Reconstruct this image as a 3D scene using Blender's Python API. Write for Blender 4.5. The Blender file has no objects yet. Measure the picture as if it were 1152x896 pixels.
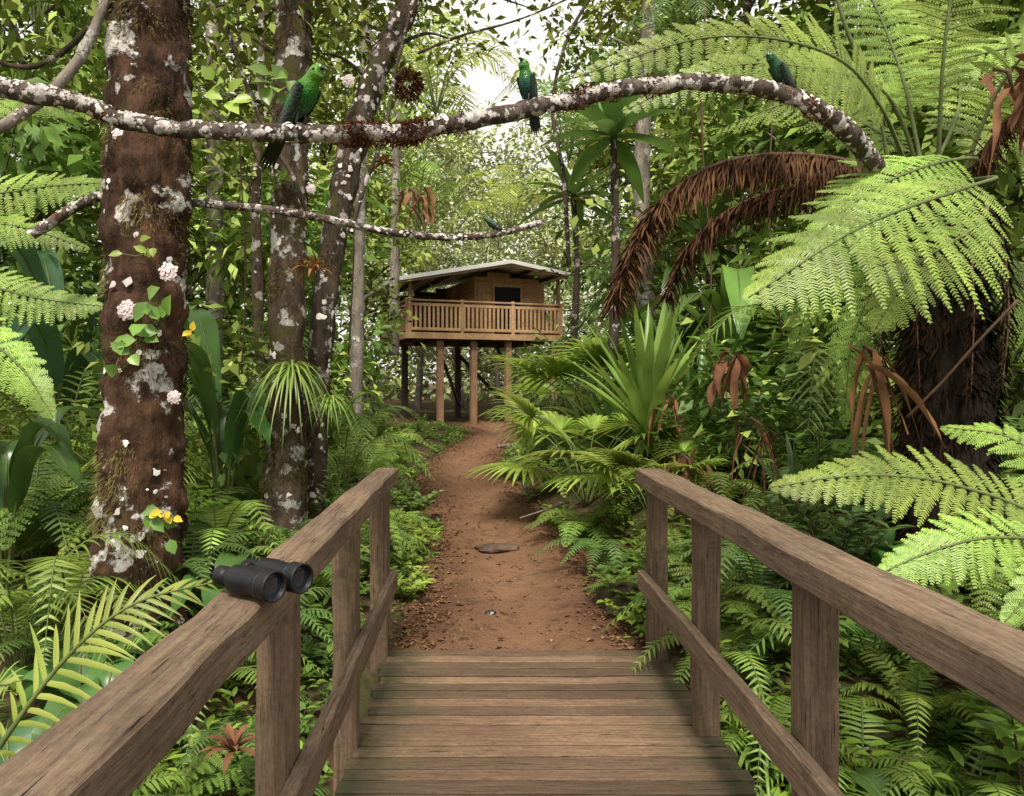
import bpy, bmesh, math, random
from mathutils import Vector, Matrix, noise
V=Vector
R=random.Random(11)
PI=math.pi
SC=bpy.context.scene
COL=SC.collection
F=830.0; HX,HY=540.0,435.0; CH=1.55
UP=V((0,0,1))
def pt(px,py,d): return V(((px-HX)/F*d, d, CH-(py-HY)/F*d))
def pts3(*a): return [pt(*q) for q in a]
def clamp(x,a=0.,b=1.): return max(a,min(b,x))
def smooth(x): x=clamp(x); return x*x*(3-2*x)
def interp(tab,y):
    if y<=tab[0][0]: return tab[0][1]
    for (a,va),(b,vb) in zip(tab,tab[1:]):
        if y<=b: return va+(vb-va)*smooth((y-a)/(b-a)) if len(tab)==9 else va+(vb-va)*(y-a)/(b-a)
    return tab[-1][1]
def nz(x,y,z=0.): return noise.noise(V((x,y,z)))

# ------------------------------------------------------------------ materials
def mat(name):
    m=bpy.data.materials.new(name); m.use_nodes=True; m.node_tree.nodes.clear(); return m,m.node_tree
def N(nt,t,**k):
    n=nt.nodes.new(t)
    for a,b in k.items(): setattr(n,a,b)
    return n
def mixc(nt,fac,a,b,blend='MIX'):
    n=N(nt,'ShaderNodeMix',data_type='RGBA',blend_type=blend)
    for i,x in ((0,fac),(6,a),(7,b)):
        if hasattr(x,'is_output'): nt.links.new(x,n.inputs[i])
        elif isinstance(x,(int,float)): n.inputs[i].default_value=x
        else: n.inputs[i].default_value=(*x,1)
    return n.outputs[2]
def mapr(nt,x,a,b,c,d):
    n=N(nt,'ShaderNodeMapRange'); nt.links.new(x,n.inputs[0])
    for i,q in enumerate((a,b,c,d)): n.inputs[i+1].default_value=q
    return n.outputs[0]
def mul(nt,a,b,op='MULTIPLY'):
    n=N(nt,'ShaderNodeMath',operation=op)
    for i,x in enumerate((a,b)):
        if hasattr(x,'is_output'): nt.links.new(x,n.inputs[i])
        else: n.inputs[i].default_value=x
    return n.outputs[0]
def noi(nt,co,scale,detail=4,rough=.55):
    n=N(nt,'ShaderNodeTexNoise'); n.inputs['Scale'].default_value=scale; n.inputs['Detail'].default_value=detail; n.inputs['Roughness'].default_value=rough
    if co is not None: nt.links.new(co,n.inputs['Vector'])
    return n.outputs[0]
def coords(nt,sc=None):
    tc=N(nt,'ShaderNodeTexCoord')
    if sc is None: return tc.outputs['Object']
    mp=N(nt,'ShaderNodeMapping'); mp.inputs['Scale'].default_value=sc; nt.links.new(tc.outputs['Object'],mp.inputs[0]); return mp.outputs[0]
def finish(nt,col,rough=.7,bump=None,bs=.4,bd=.02,spec=.4,metal=0.,coat=0.):
    p=N(nt,'ShaderNodeBsdfPrincipled'); o=N(nt,'ShaderNodeOutputMaterial')
    if hasattr(col,'is_output'): nt.links.new(col,p.inputs['Base Color'])
    else: p.inputs['Base Color'].default_value=(*col,1)
    if hasattr(rough,'is_output'): nt.links.new(rough,p.inputs['Roughness'])
    else: p.inputs['Roughness'].default_value=rough
    p.inputs['Specular IOR Level'].default_value=spec; p.inputs['Metallic'].default_value=metal
    p.inputs['Coat Weight'].default_value=coat
    if bump is not None:
        b=N(nt,'ShaderNodeBump'); b.inputs['Strength'].default_value=bs; b.inputs['Distance'].default_value=bd
        nt.links.new(bump,b.inputs['Height']); nt.links.new(b.outputs[0],p.inputs['Normal'])
    nt.links.new(p.outputs[0],o.inputs[0]); return p
def leafmat(name,c1,c2,tr=.3,rough=.42,ns=2.5,spec=.4,gain=1.12,h0=.478,h1=.505,v0=.58,v1=1.4):
    m,nt=mat(name); co=coords(nt)
    geo=N(nt,'ShaderNodeNewGeometry'); oi=N(nt,'ShaderNodeObjectInfo')
    c=mixc(nt,geo.outputs['Random Per Island'],c1,c2)
    v=mapr(nt,noi(nt,co,ns,2),.3,.7,v0*gain,v1*gain)
    v=mul(nt,v,mapr(nt,oi.outputs['Random'],0,1,.78,1.22))
    hs=N(nt,'ShaderNodeHueSaturation'); nt.links.new(c,hs.inputs['Color']); nt.links.new(v,hs.inputs['Value'])
    nt.links.new(mapr(nt,oi.outputs['Random'],0,1,h0,h1),hs.inputs['Hue'])
    o=N(nt,'ShaderNodeOutputMaterial')
    if tr<=0:
        p=N(nt,'ShaderNodeBsdfDiffuse'); nt.links.new(hs.outputs[0],p.inputs[0]); nt.links.new(p.outputs[0],o.inputs[0]); return m
    p=N(nt,'ShaderNodeBsdfPrincipled'); nt.links.new(hs.outputs[0],p.inputs['Base Color']); p.inputs['Roughness'].default_value=rough
    p.inputs['Specular IOR Level'].default_value=spec
    h2=N(nt,'ShaderNodeHueSaturation'); h2.inputs['Hue'].default_value=.485; h2.inputs['Value'].default_value=1.5; nt.links.new(hs.outputs[0],h2.inputs['Color'])
    t=N(nt,'ShaderNodeBsdfTranslucent'); nt.links.new(h2.outputs[0],t.inputs[0])
    mx=N(nt,'ShaderNodeMixShader'); mx.inputs[0].default_value=tr
    nt.links.new(p.outputs[0],mx.inputs[1]); nt.links.new(t.outputs[0],mx.inputs[2])
    nt.links.new(mx.outputs[0],o.inputs[0]); return m
def barkmat(name,dark,mid,lt=None,lcol=(.5,.48,.43),mt=None,mcol=(.06,.075,.02),sc=7,ls=5.,rt=None,bd=.03):
    m,nt=mat(name); co=coords(nt); cs=coords(nt,(1,1,.3))
    a=noi(nt,cs,sc*2,6,.68); c=mixc(nt,mapr(nt,a,.35,.66,0,1),dark,mid)
    if mt: c=mixc(nt,mapr(nt,noi(nt,co,3.1,5),mt,mt+.08,0,1),c,mcol)
    if rt: c=mixc(nt,mapr(nt,noi(nt,co,ls*1.7,4),rt,rt+.05,0,1),c,(.10,.036,.02))
    b=a
    if lt:
        l=mapr(nt,noi(nt,co,ls,7,.62),lt,lt+.03,0,1)
        l2=mixc(nt,mapr(nt,noi(nt,co,38,3),.35,.65,0,1),tuple(x*.55 for x in lcol),lcol)
        c=mixc(nt,l,c,l2); b=mul(nt,mul(nt,l,.3),a,'ADD')
    finish(nt,c,.88,b,.9,bd,.15); return m
def woodmat(name,c1,c2,grain=(14,1.2,14),stain=(.06,.05,.03),rough=.7,st=.56,rnd=.22,moss=None,edge=None,fl=.56,crack=None):
    m,nt=mat(name); co=coords(nt); cg=coords(nt,grain); geo=N(nt,'ShaderNodeNewGeometry')
    a=noi(nt,cg,4,8,.7); c=mixc(nt,mapr(nt,a,.34,.66,0,1),c1,c2)
    v=mapr(nt,geo.outputs['Random Per Island'],0,1,1-rnd,1+rnd)
    v=mul(nt,v,mapr(nt,noi(nt,co,1.7,3),.3,.7,.74,1.26))
    v=mul(nt,v,mapr(nt,noi(nt,co,55,4,.7),.3,.7,.82,1.18))
    hs=N(nt,'ShaderNodeHueSaturation'); nt.links.new(c,hs.inputs['Color']); nt.links.new(v,hs.inputs['Value'])
    s=mapr(nt,noi(nt,co,3.4,7,.75),st,st+.16,0,.75)
    c=mixc(nt,s,hs.outputs[0],stain)
    if moss: c=mixc(nt,mapr(nt,noi(nt,co,5.2,6,.75),moss,moss+.1,0,.7),c,(.075,.08,.03))
    if edge is not None:
        sp=N(nt,'ShaderNodeSeparateXYZ'); nt.links.new(co,sp.inputs[0]); dx=mul(nt,mul(nt,sp.outputs[0],edge,'SUBTRACT'),0,'ABSOLUTE')
        e=mul(nt,mapr(nt,dx,.42,.80,0,1),mapr(nt,noi(nt,co,7,6,.7),.33,.55,0,.9)); c=mixc(nt,e,c,(.055,.06,.026))
    fine=noi(nt,cg,15,5,.72)
    c=mixc(nt,mapr(nt,fine,fl,fl+.1,0,.75),c,tuple(x*.28 for x in c1))
    bump=mul(nt,a,fine,'ADD')
    if crack:
        cr=mapr(nt,noi(nt,coords(nt,crack),6,3,.6),.655,.675,0,1); c=mixc(nt,cr,c,(.012,.008,.006)); bump=mul(nt,bump,cr,'SUBTRACT')
    finish(nt,c,rough,bump,.7,.008,.3); return m
def plain(name,c,rough=.6,metal=0.,spec=.4,var=.25,sc=20,coat=0.):
    m,nt=mat(name); co=coords(nt); n=noi(nt,co,sc,4)
    col=mixc(nt,mapr(nt,n,.3,.7,0,1),tuple(x*(1-var) for x in c),tuple(min(1,x*(1+var)) for x in c))
    finish(nt,col,rough,n,.15,.004,spec,metal,coat); return m

fern_light=leafmat('fern_light',(.155,.265,.042),(.28,.385,.078),.33)
fern_mid=leafmat('fern_mid',(.12,.215,.035),(.18,.28,.058),.28)
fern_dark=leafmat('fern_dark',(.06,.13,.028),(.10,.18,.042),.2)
palm_lime=leafmat('palm_lime',(.24,.34,.055),(.35,.44,.095),.33)
banana_m=leafmat('banana_leaf',(.06,.14,.032),(.11,.21,.05),.22,.3,1.5)
blue_m=leafmat('bluegreen_leaf',(.045,.11,.048),(.08,.155,.066),.18,.33,1.5)
sword_m=leafmat('sword_leaf',(.12,.22,.04),(.21,.31,.07),.25,.34,2)
shrub_m=leafmat('shrub_leaf',(.085,.17,.03),(.165,.275,.052),.25,.36)
lime_m=leafmat('lime_leaf',(.19,.31,.04),(.27,.40,.07),.3,.4)
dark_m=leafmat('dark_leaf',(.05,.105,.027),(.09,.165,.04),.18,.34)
crown_dark=leafmat('crown_dark',(.07,.125,.027),(.16,.225,.055),0,.45,.55,.3,1.12,.478,.505,.45,1.6)
crown_mid=leafmat('crown_mid',(.14,.205,.045),(.27,.33,.09),0,.45,.55,.3,1.12,.478,.505,.45,1.6)
crown_pale_haze=leafmat('crown_pale_haze',(.28,.32,.15),(.45,.47,.24),0,.5,.45,.3,1.12,.485,.515,.5,1.5)  # pale far leaves, lightened further to stand in for distance haze
dead_m=leafmat('dead_frond',(.05,.023,.013),(.13,.062,.03),.06,.85,2.5,.15,1,.49,.51)
rust_m=leafmat('rust_leaf',(.12,.055,.026),(.25,.125,.06),.1,.75,5,.2,1,.49,.51)
brom_m=leafmat('bromeliad_orange',(.33,.13,.05),(.2,.17,.05),.2,.5,2.5,.3,1,.49,.51)
litter_m=leafmat('litter',(.09,.045,.024),(.28,.17,.085),0,.7,2.5,.2,1,.49,.51)
pink_m=leafmat('pink_petal',(.76,.60,.60),(.88,.80,.78),.15,.6,2.5,.2,1,.497,.503,.85,1.1)
yellow_m=leafmat('yellow_petal',(.7,.5,.04),(.75,.6,.08),.25,.5,2.5,.3,1,.497,.503)
stem_m=plain('green_stem',(.10,.13,.035),.6)
brown_stem=plain('brown_stem',(.09,.05,.026),.75)
bark_hero=barkmat('bark_mossy',(.016,.009,.006),(.11,.058,.034),.555,(.62,.58,.53),.58,(.065,.055,.02),5,3.6,None,.06)
bark_lich=barkmat('bark_lichen',(.03,.021,.014),(.13,.092,.063),.55,(.46,.43,.39),.5,(.06,.055,.018),7,6,None,.04)
bark_dark=barkmat('bark_dark',(.022,.017,.012),(.095,.07,.05),.55,(.46,.40,.38),.56,(.06,.06,.02),7,8)
bark_pale=barkmat('bark_pale',(.12,.1,.08),(.3,.26,.22),.55,(.45,.42,.38),.66,(.07,.09,.03),5,3)
bark_branch=barkmat('bark_branch',(.035,.026,.021),(.14,.11,.09),.515,(.60,.56,.52),None,(.06,.075,.02),9,15,.6)
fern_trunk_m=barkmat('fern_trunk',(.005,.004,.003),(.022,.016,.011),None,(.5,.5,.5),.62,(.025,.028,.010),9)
mossrock_m=barkmat('mossy_rock',(.025,.018,.012),(.08,.055,.035),None,(.5,.5,.5),.42,(.055,.075,.02),8)
moss_m=leafmat('moss_red',(.105,.038,.02),(.19,.08,.038),0,.85,2.5,.2,1,.49,.51)
mossg_m=leafmat('moss_green',(.05,.036,.016),(.12,.10,.036),0,.85,2.5,.2,1,.49,.51)
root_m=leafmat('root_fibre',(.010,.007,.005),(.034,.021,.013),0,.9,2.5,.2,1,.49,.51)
lichen_m=leafmat('lichen_flake',(.50,.45,.42),(.76,.73,.69),0,.85,2.5,.2,1,.497,.503)
rail_m=woodmat('rail_wood',(.11,.07,.044),(.255,.178,.118),(20,.9,20),(.06,.046,.032),.75,.54,.15,.62,None,.565,(26,.7,26))
deck_m=woodmat('deck_wood',(.115,.068,.041),(.21,.137,.088),(.9,22,22),(.06,.047,.03),.78,.54,.42,.61,.265,.56,(.7,30,30))
post_m=woodmat('post_wood',(.10,.063,.039),(.22,.15,.098),(18,18,.8),(.05,.042,.026),.78,.53,.2,.55,None,.565,(26,26,.7))
hut_m=woodmat('hut_wood',(.30,.175,.09),(.48,.31,.17),(3,3,9),(.2,.12,.06),.7,.64,.15,None,None,.62)
hutpost_m=woodmat('hut_post_wood',(.18,.10,.058),(.30,.18,.105),(9,9,1),(.07,.045,.03))
hutdark_m=plain('hut_dark_and_shade',(.045,.032,.022),.8)  # dark timber; also carries painted shade on back wall and rear posts
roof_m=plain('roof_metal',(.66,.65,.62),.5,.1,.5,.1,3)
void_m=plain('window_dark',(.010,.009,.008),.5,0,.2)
black_m=plain('rubber_black',(.0055,.0058,.0068),.5,0,.35,.15,90)
ring_m=plain('metal_grey',(.03,.031,.034),.4,.5,.4)
lens_m=plain('lens_glass',(.012,.016,.03),.05,0,.8,coat=1.)
stone_m=plain('stone',(.16,.11,.08),.85,0,.3,.5,8)
flatstone_m=plain('brown_stone',(.105,.068,.047),.85,0,.3,.5,9)
def groundmats():
    m,nt=mat('forest_floor'); co=coords(nt)
    a=noi(nt,co,9,8,.7); c=mixc(nt,mapr(nt,a,.35,.65,0,1),(.03,.02,.012),(.14,.08,.045))
    c=mixc(nt,mapr(nt,noi(nt,co,1.3,5),.48,.6,0,.8),c,(.05,.07,.02))
    finish(nt,c,.9,a,.8,.05,.2)
    p,nt=mat('dirt_path'); co=coords(nt)
    big=noi(nt,co,1.6,6,.62); a=noi(nt,co,8,8,.72); fi=noi(nt,co,60,4,.65)
    at=N(nt,'ShaderNodeAttribute'); at.attribute_name='lateral'
    w=mul(nt,mapr(nt,mul(nt,mul(nt,at.outputs['Fac'],0,'ABSOLUTE'),mul(nt,big,.5),'ADD'),.45,.95,1,0),.7)
    c=mixc(nt,mapr(nt,big,.36,.64,0,1),(.11,.052,.030),(.235,.125,.072))
    c=mixc(nt,w,c,(.29,.16,.093))
    c=mixc(nt,mapr(nt,a,.52,.68,0,.8),c,(.07,.035,.021))
    c=mixc(nt,mapr(nt,fi,.56,.7,0,.55),c,(.36,.225,.14))
    finish(nt,c,.92,mul(nt,a,mul(nt,fi,.5),'ADD'),1.,.05,.15)
    return m,p
ground_m,path_m=groundmats()

# ------------------------------------------------------------------ mesh helpers
class MB:
    def __init__(s): s.v=[]; s.f=[]; s.m=[]; s.flat=False
    def add(s,vs,fs,mi=0):
        o=len(s.v); s.v.extend(tuple(v) for v in vs); s.f.extend(tuple(i+o for i in f) for f in fs); s.m.extend([mi]*len(fs))
    def mesh(s,name,mats,org=None,smooth=True):
        me=bpy.data.meshes.new(name)
        v=s.v if org is None else [(a-org[0],b-org[1],c-org[2]) for a,b,c in s.v]
        me.from_pydata(v,[],s.f)
        for m in (mats if isinstance(mats,(list,tuple)) else [mats]): me.materials.append(m)
        me.polygons.foreach_set('material_index',s.m)
        me.polygons.foreach_set('use_smooth',[smooth and not s.flat]*len(s.f)); me.update(); return me
    def build(s,name,mats,parent=None,org=None,smooth=True):
        o=bpy.data.objects.new(name,s.mesh(name,mats,org,smooth)); COL.objects.link(o)
        if parent is not None: o.parent=parent
        elif org is not None: o.location=org
        return o
def tag(o,label=None,cat=None,group=None,kind=None):
    if label: o['label']=label
    if cat: o['category']=cat
    if group: o['group']=group
    if kind: o['kind']=kind
    return o
def thing(name,label,cat,loc=(0,0,0),rz=0,sc=1,group=None):
    o=bpy.data.objects.new(name,None); COL.objects.link(o); o.location=loc; o.rotation_euler=(0,0,rz); o.scale=(sc,)*3
    o.empty_display_size=.1
    return tag(o,label,cat,group)
def curve(c,n):
    c=[V(p) for p in c]; P=[c[0]*2-c[1]]+c+[c[-1]*2-c[-2]]; k=len(c)-1; out=[]
    for i in range(n+1):
        f=i/n*k; j=min(int(f),k-1); t=f-j; a,b,d,e=P[j:j+4]
        out.append(.5*((2*b)+(d-a)*t+(2*a-5*b+4*d-e)*t*t+(3*b-a-3*d+e)*t**3))
    return out
def frames(P):
    T=[(P[min(i+1,len(P)-1)]-P[max(i-1,0)]).normalized() for i in range(len(P))]
    a=V((1,0,0)) if abs(T[0].x)<.8 else V((0,1,0)); A=(a-T[0]*a.dot(T[0])).normalized(); out=[]
    for t in T:
        A=(A-t*A.dot(t)).normalized(); out.append((t,A,t.cross(A)))
    return out
def tube(mb,P,rad,n=8,mi=0,namp=0.,nf=4.):
    fr=frames(P); vs=[]; L=len(P)
    for i,(p,(t,A,B)) in enumerate(zip(P,fr)):
        r=rad(i/(L-1)) if callable(rad) else rad[i]
        for k in range(n):
            a=2*PI*k/n; d=A*math.cos(a)+B*math.sin(a); rr=r
            if namp: rr=r*(1+namp*noise.noise((p+d*r)*nf)+namp*.6*noise.noise((p+d*r)*nf*3.1))
            vs.append(p+d*rr)
    fs=[(i*n+k,i*n+(k+1)%n,(i+1)*n+(k+1)%n,(i+1)*n+k) for i in range(L-1) for k in range(n)]
    fs.append(tuple(range(n))[::-1]); fs.append(tuple((L-1)*n+k for k in range(n))); mb.add(vs,fs,mi)
def rtab(rs):
    k=len(rs)-1
    def f(t):
        x=t*k; j=min(int(x),k-1); return rs[j]+(rs[j+1]-rs[j])*(x-j)
    return f
def box(mb,c,s,rot=None,bev=.006,mi=0,seg=0,wob=0.):
    mb.flat=True
    b=bmesh.new(); bmesh.ops.create_cube(b,size=1)
    for v in b.verts: v.co=V((v.co.x*s[0],v.co.y*s[1],v.co.z*s[2]))
    if bev: bmesh.ops.bevel(b,geom=b.edges[:],offset=bev,segments=1,affect='EDGES')
    if seg:
        ax=max(range(3),key=lambda i:s[i]); L=s[ax]; nn=V((0,0,0)); nn[ax]=1
        for k in range(1,seg):
            co=V((0,0,0)); co[ax]=-L/2+L*k/seg
            bmesh.ops.bisect_plane(b,geom=b.verts[:]+b.edges[:]+b.faces[:],plane_co=co,plane_no=nn)
    b.verts.ensure_lookup_table()
    if wob:
        for v in b.verts:
            q=v.co+V(c); v.co+=V((nz(q.x*4,q.y*4,q.z*4),nz(q.x*4+9,q.y*4,q.z*4),nz(q.x*4,q.y*4+7,q.z*4)))*wob
    M=rot if rot is not None else Matrix.Identity(3)
    b.verts.index_update()
    mb.add([M@v.co+V(c) for v in b.verts],[[v.index for v in f.verts] for f in b.faces],mi); b.free()
def rotm(ax,a): return Matrix.Rotation(a,3,ax)
def beam(mb,a,b,w,h,mi=0,bev=.006):
    a,b=V(a),V(b); d=b-a; q=d.to_track_quat('Y','Z').to_matrix(); box(mb,(a+b)/2,(w,d.length,h),q,bev,mi)
def leafq(mb,b,d,n,l,w,mi=0,bend=.15):
    s=d.cross(n)
    if s.length<1e-4: s=V((1,0,0))
    s.normalize(); u=s.cross(d)
    mb.add([b,b+d*l*.45+s*w*.5+u*bend*w,b+d*l-u*bend*l*.6,b+d*l*.45-s*w*.5+u*bend*w],[(0,1,2,3)],mi)
def leafe(mb,b,d,n,l,w,mi=0,fold=.2,droop=.15):
    s=d.cross(n)
    if s.length<1e-4: s=V((1,0,0))
    s.normalize(); u=s.cross(d)
    r=lambda t,k:b+d*l*t+s*w*.5*k+u*(fold*w*abs(k)-droop*l*t*t)
    mb.add([r(0,0),r(.28,.9),r(.62,.85),r(1,0),r(.62,-.85),r(.28,-.9),r(.45,0)],[(0,1,6),(1,2,6),(2,3,6),(6,3,4),(6,4,5),(6,5,0)],mi)
def strap(mb,b,d,L,w,droop=.3,ns=7,fold=.3,mi=0,prof='strap',side=None,wav=0.):
    d=V(d).normalized(); s=side if side is not None else d.cross(UP)
    if s.length<.05: s=V((1,0,0))
    s=s.normalized(); vs=[]; ph=R.random()*9
    for i in range(ns+1):
        t=i/ns; p=V(b)+d*L*t-UP*droop*L*t*t*(1+.5*t)
        tg=(d-UP*droop*2.4*t).normalized(); u=s.cross(tg)
        ww=w*.5*((1-t**3)*(.55+.45*min(1,t*4)) if prof=='strap' else max(.03,math.sin(PI*min(1,.06+.94*t**.85))**.8))
        o=u*(fold*ww); z=u*wav*math.sin(t*14+ph)*w; zz=s*wav*math.sin(t*9+ph*2)*w
        vs+=[p-s*ww+o+z+zz,p+zz,p+s*ww+o-z+zz]
    fs=[]
    for i in range(ns):
        a=i*3; fs+=[(a,a+1,a+4,a+3),(a+1,a+2,a+5,a+4)]
    mb.add(vs,fs,mi)
def blade(mb,ctrl,W,mi=0,n=16,wav=.06,fold=.25,side=None):
    P=curve(ctrl,n); ph=R.random()*10; vs=[]
    for i,p in enumerate(P):
        t=i/n; T=(P[min(i+1,n)]-P[max(i-1,0)]).normalized(); s=side if side is not None else T.cross(UP)
        s=(s-T*s.dot(T)); s.normalize(); u=s.cross(T)
        w=W*.5*max(.02,math.sin(PI*min(1,.05+.95*t**.8)))**.65
        for k in (-1,-.5,0,.5,1):
            vs.append(p+s*w*k+u*(fold*w*abs(k)+wav*W*math.sin(t*22+ph+k*2)*abs(k)))
    fs=[(i*5+k,i*5+k+1,i*5+k+6,i*5+k+5) for i in range(n) for k in range(4)]; mb.add(vs,fs,mi)
def frond(mb,ctrl,L,npin=24,m=0,pw=.03,ang=.45,droop=.25,up=None,t0=.12,mi=0,rmi=1,rr=.008,peak=.35,fat=.6,tip=.75,jit=.05,lj=.08):
    n=40; P=curve(ctrl,n); tube(mb,P,lambda t:rr*(1-.85*t)+.0008,5,rmi)
    tot=sum((P[i+1]-P[i]).length for i in range(n)); spc=tot*(1-t0)/npin; up=up or UP
    for i in range(npin):
        u=(i+.5)/npin; t=t0+(1-t0)*u; f=t*n; k=min(int(f),n-1); p=P[k].lerp(P[k+1],f-k); T=(P[k+1]-P[k]).normalized()
        S=T.cross(up)
        if S.length<.15: S=T.cross(V((0,-1,.2)))
        S.normalize()
        sh=(.45+.55*u/peak) if u<peak else max(0,(1-u)/(1-peak))**tip+.03
        for sg in (-1,1):
            l=L*sh*R.uniform(1-lj,1+lj); a=ang*(.6+.8*u)+R.uniform(-jit,jit); d=(S*sg*math.cos(a)+T*math.sin(a)).normalized()
            if jit>.15: d=(d+V((R.gauss(0,jit),R.gauss(0,jit),R.gauss(0,jit)))).normalized()
            else: d=(d+V((R.gauss(0,.05),R.gauss(0,.05),R.gauss(0,.05)))).normalized()
            W=(T-d*T.dot(d)); 
            if W.length<.05: continue
            W.normalize(); dr=droop*R.uniform(.6,1.4)
            Q=lambda s:p+d*l*s-UP*dr*l*s*s
            if m==0:
                vs=[]; ns=4; nn=d.cross(W)*sg
                for j in range(ns+1):
                    s=j/ns; w=pw*(sh**.5)*((.5+s)**.5 if s<.3 else max(.02,(1-s)/.7)**.7*.9)*.5
                    q=Q(s); vs+=[q-W*w-nn*w*.3,q,q+W*w-nn*w*.3]
                fs=[]
                for j in range(ns): b=j*3; fs+=[(b,b+1,b+4,b+3),(b+1,b+2,b+5,b+4)]
                mb.add(vs,fs,mi)
            else:
                mm=max(4,int(m*(.35+.65*sh))); hw=l/mm*.5
                for j in range(mm):
                    s=(j+.3)/mm; q=Q(s); dd=(d-UP*2*dr*s).normalized(); pl=spc*fat*(1-s)**.45*min(1,.5+2*s)*R.uniform(.82,1.15)
                    for g in (-1,1):
                        tp=q+W*g*pl+dd*pl*.4-UP*pl*R.uniform(.0,.3)
                        mb.add([q-dd*hw*.9,q+dd*hw*.9,tp+dd*hw*.55,tp-dd*hw*.4],[(0,1,2,3)],mi)
                tube(mb,[Q(0),Q(.5),Q(1)],[rr*.25,rr*.18,.0006],3,mi)
def shaggy(mb,ctrl,L,n,w=.016,rr=.012,mi=0,rmi=1,side=.4):
    P=curve(ctrl,60); tube(mb,P,lambda t:rr*(1-.8*t)+.001,6,rmi)
    for i in range(n):
        t=.04+.96*(i+R.random())/n; f=t*60; k=min(int(f),59); p=P[k].lerp(P[k+1],f-k); T=(P[k+1]-P[k]).normalized()
        sh=min(1,.5+2*t)*(1-t*.45)*R.uniform(.5,1.1)
        d=(V((R.gauss(0,side),R.gauss(0,side),-1+R.gauss(0,.3)))+T*.5).normalized()
        if T.z<-.75: d=(d+V((R.choice((-1,1))*.7,R.gauss(0,.4),0))).normalized()
        strap(mb,p+V((R.gauss(0,.006),R.gauss(0,.006),R.gauss(.004,.006))),d,L*sh,w*R.uniform(.6,1.3),.15,4,R.uniform(.3,1.2),mi,'lance',None,R.uniform(.05,.35))
def fuzz(mb,P,rad,n,ln,thr=-2.,nf=3.,mi=0,w=.006,hang=.5):
    fr=frames(P); c=0; tries=0
    while c<n and tries<n*12:
        tries+=1; f=R.random()*(len(P)-1.001); i=int(f); p=P[i].lerp(P[i+1],f-i); t,A,B=fr[i]; a=R.random()*2*PI
        d=A*math.cos(a)+B*math.sin(a); r=rad(f/(len(P)-1)) if callable(rad) else rad
        q=p+d*r*.97
        if noise.noise(q*nf)<thr: continue
        l=ln*R.uniform(.4,1.2); dd=(d+V((R.gauss(0,.5),R.gauss(0,.5),R.gauss(0,.5)-hang))).normalized(); s=dd.cross(d)
        if s.length<.02: s=t.copy()
        s.normalize(); mb.add([q-s*w,q+s*w,q+dd*l*.6+s*w*.7,q+dd*l-UP*l*.2],[(0,1,2,3)],mi); c+=1
def flakes(mb,P,rad,n,r0,r1,thr=-2.,nf=5.,mi=0):
    fr=frames(P); c=0; tries=0
    while c<n and tries<n*12:
        tries+=1; f=R.random()*(len(P)-1.001); i=int(f); p=P[i].lerp(P[i+1],f-i); t,A,B=fr[i]; a=R.random()*2*PI
        d=A*math.cos(a)+B*math.sin(a); r=rad(f/(len(P)-1)) if callable(rad) else rad; q=p+d*r
        if noise.noise(q*nf+V((7,3,1)))<thr: continue
        e=t.cross(d).normalized(); rr=R.uniform(r0,r1); k=9; vs=[q+d*.006]
        for j in range(k):
            b=2*PI*j/k; x=rr*R.uniform(.5,1.25); o=e*math.cos(b)*x+t*math.sin(b)*x
            pp=q+o; ax=p+t*(o.dot(t)); vs.append(ax+(pp-ax).normalized()*(r*1.0+.001)+d*R.uniform(-.002,.004))
        mb.add(vs,[(0,j+1,(j+1)%k+1) for j in range(k)],mi); c+=1

# ------------------------------------------------------------------ terrain
PCX=[(4,.27),(5.6,.27),(7.3,.2),(10.7,-.2),(13,-.26),(15.3,.06),(18,.50),(24,.6),(40,.5)]
PHW=[(4,.74),(6,.70),(7.3,.66),(10.7,.66),(13,.62),(15.3,.6),(20,.9),(24,1.0),(26,.2)]
PZ=[(-50,-.5),(3.0,-.5),(4.0,-.12),(4.5,-.03),(7.3,.1),(10.7,.2),(15.3,.34),(21,.46),(30,.6),(60,1.5),(400,3)]
def pdist(x,y): return abs(x-interp(PCX,y))-interp(PHW,y)
def g(x,y):
    z=interp(PZ,y); d=pdist(x,y) if y<26 else abs(x)-.2; k=smooth((y-3.4)/1.6); side=x>interp(PCX,y)
    if d>0:
        bank=(.40*smooth(d/1.0)+.1*max(0,d-.4)) if side else (.15*smooth(d/1.0)+.05*max(0,d-.4))
        z+=k*min(bank,1.5)*(1 if y<16 else max(.2,1-(y-16)/6))
        z+=.09*nz(x*.9,y*.9)*smooth(d/.6)+.03*nz(x*3,y*3)*smooth(d/.3)
    if y>3.9: z-=.075*(1-smooth(d/.16))
    if y<=3.9: z+=.06*nz(x,y)
    return z
def grid(name,xs,ys,fz,m):
    mb=MB(); nx=len(xs)
    mb.add([(x,y,fz(x,y)) for y in ys for x in xs],[(j*nx+i,j*nx+i+1,(j+1)*nx+i+1,(j+1)*nx+i) for j in range(len(ys)-1) for i in range(nx-1)])
    return mb.build(name,m)
def fr_(a,b,s): n=int(round((b-a)/s)); return [a+(b-a)*i/n for i in range(n+1)]
xs=[-400,-200,-100,-60,-40,-28,-20,-15,-12,-10]+fr_(-8,8,.16)+[10,12,15,20,28,40,60,100,200,400]
ys=[-60,-30,-15,-8,-4,-2]+fr_(-1,25,.16)+[27,30,34,40,50,70,100,160,260,400]
tag(grid('ground',xs,ys,g,ground_m),kind='structure')
mb=MB(); nu=30
yy=fr_(4.12,24.5,.07)
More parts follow.
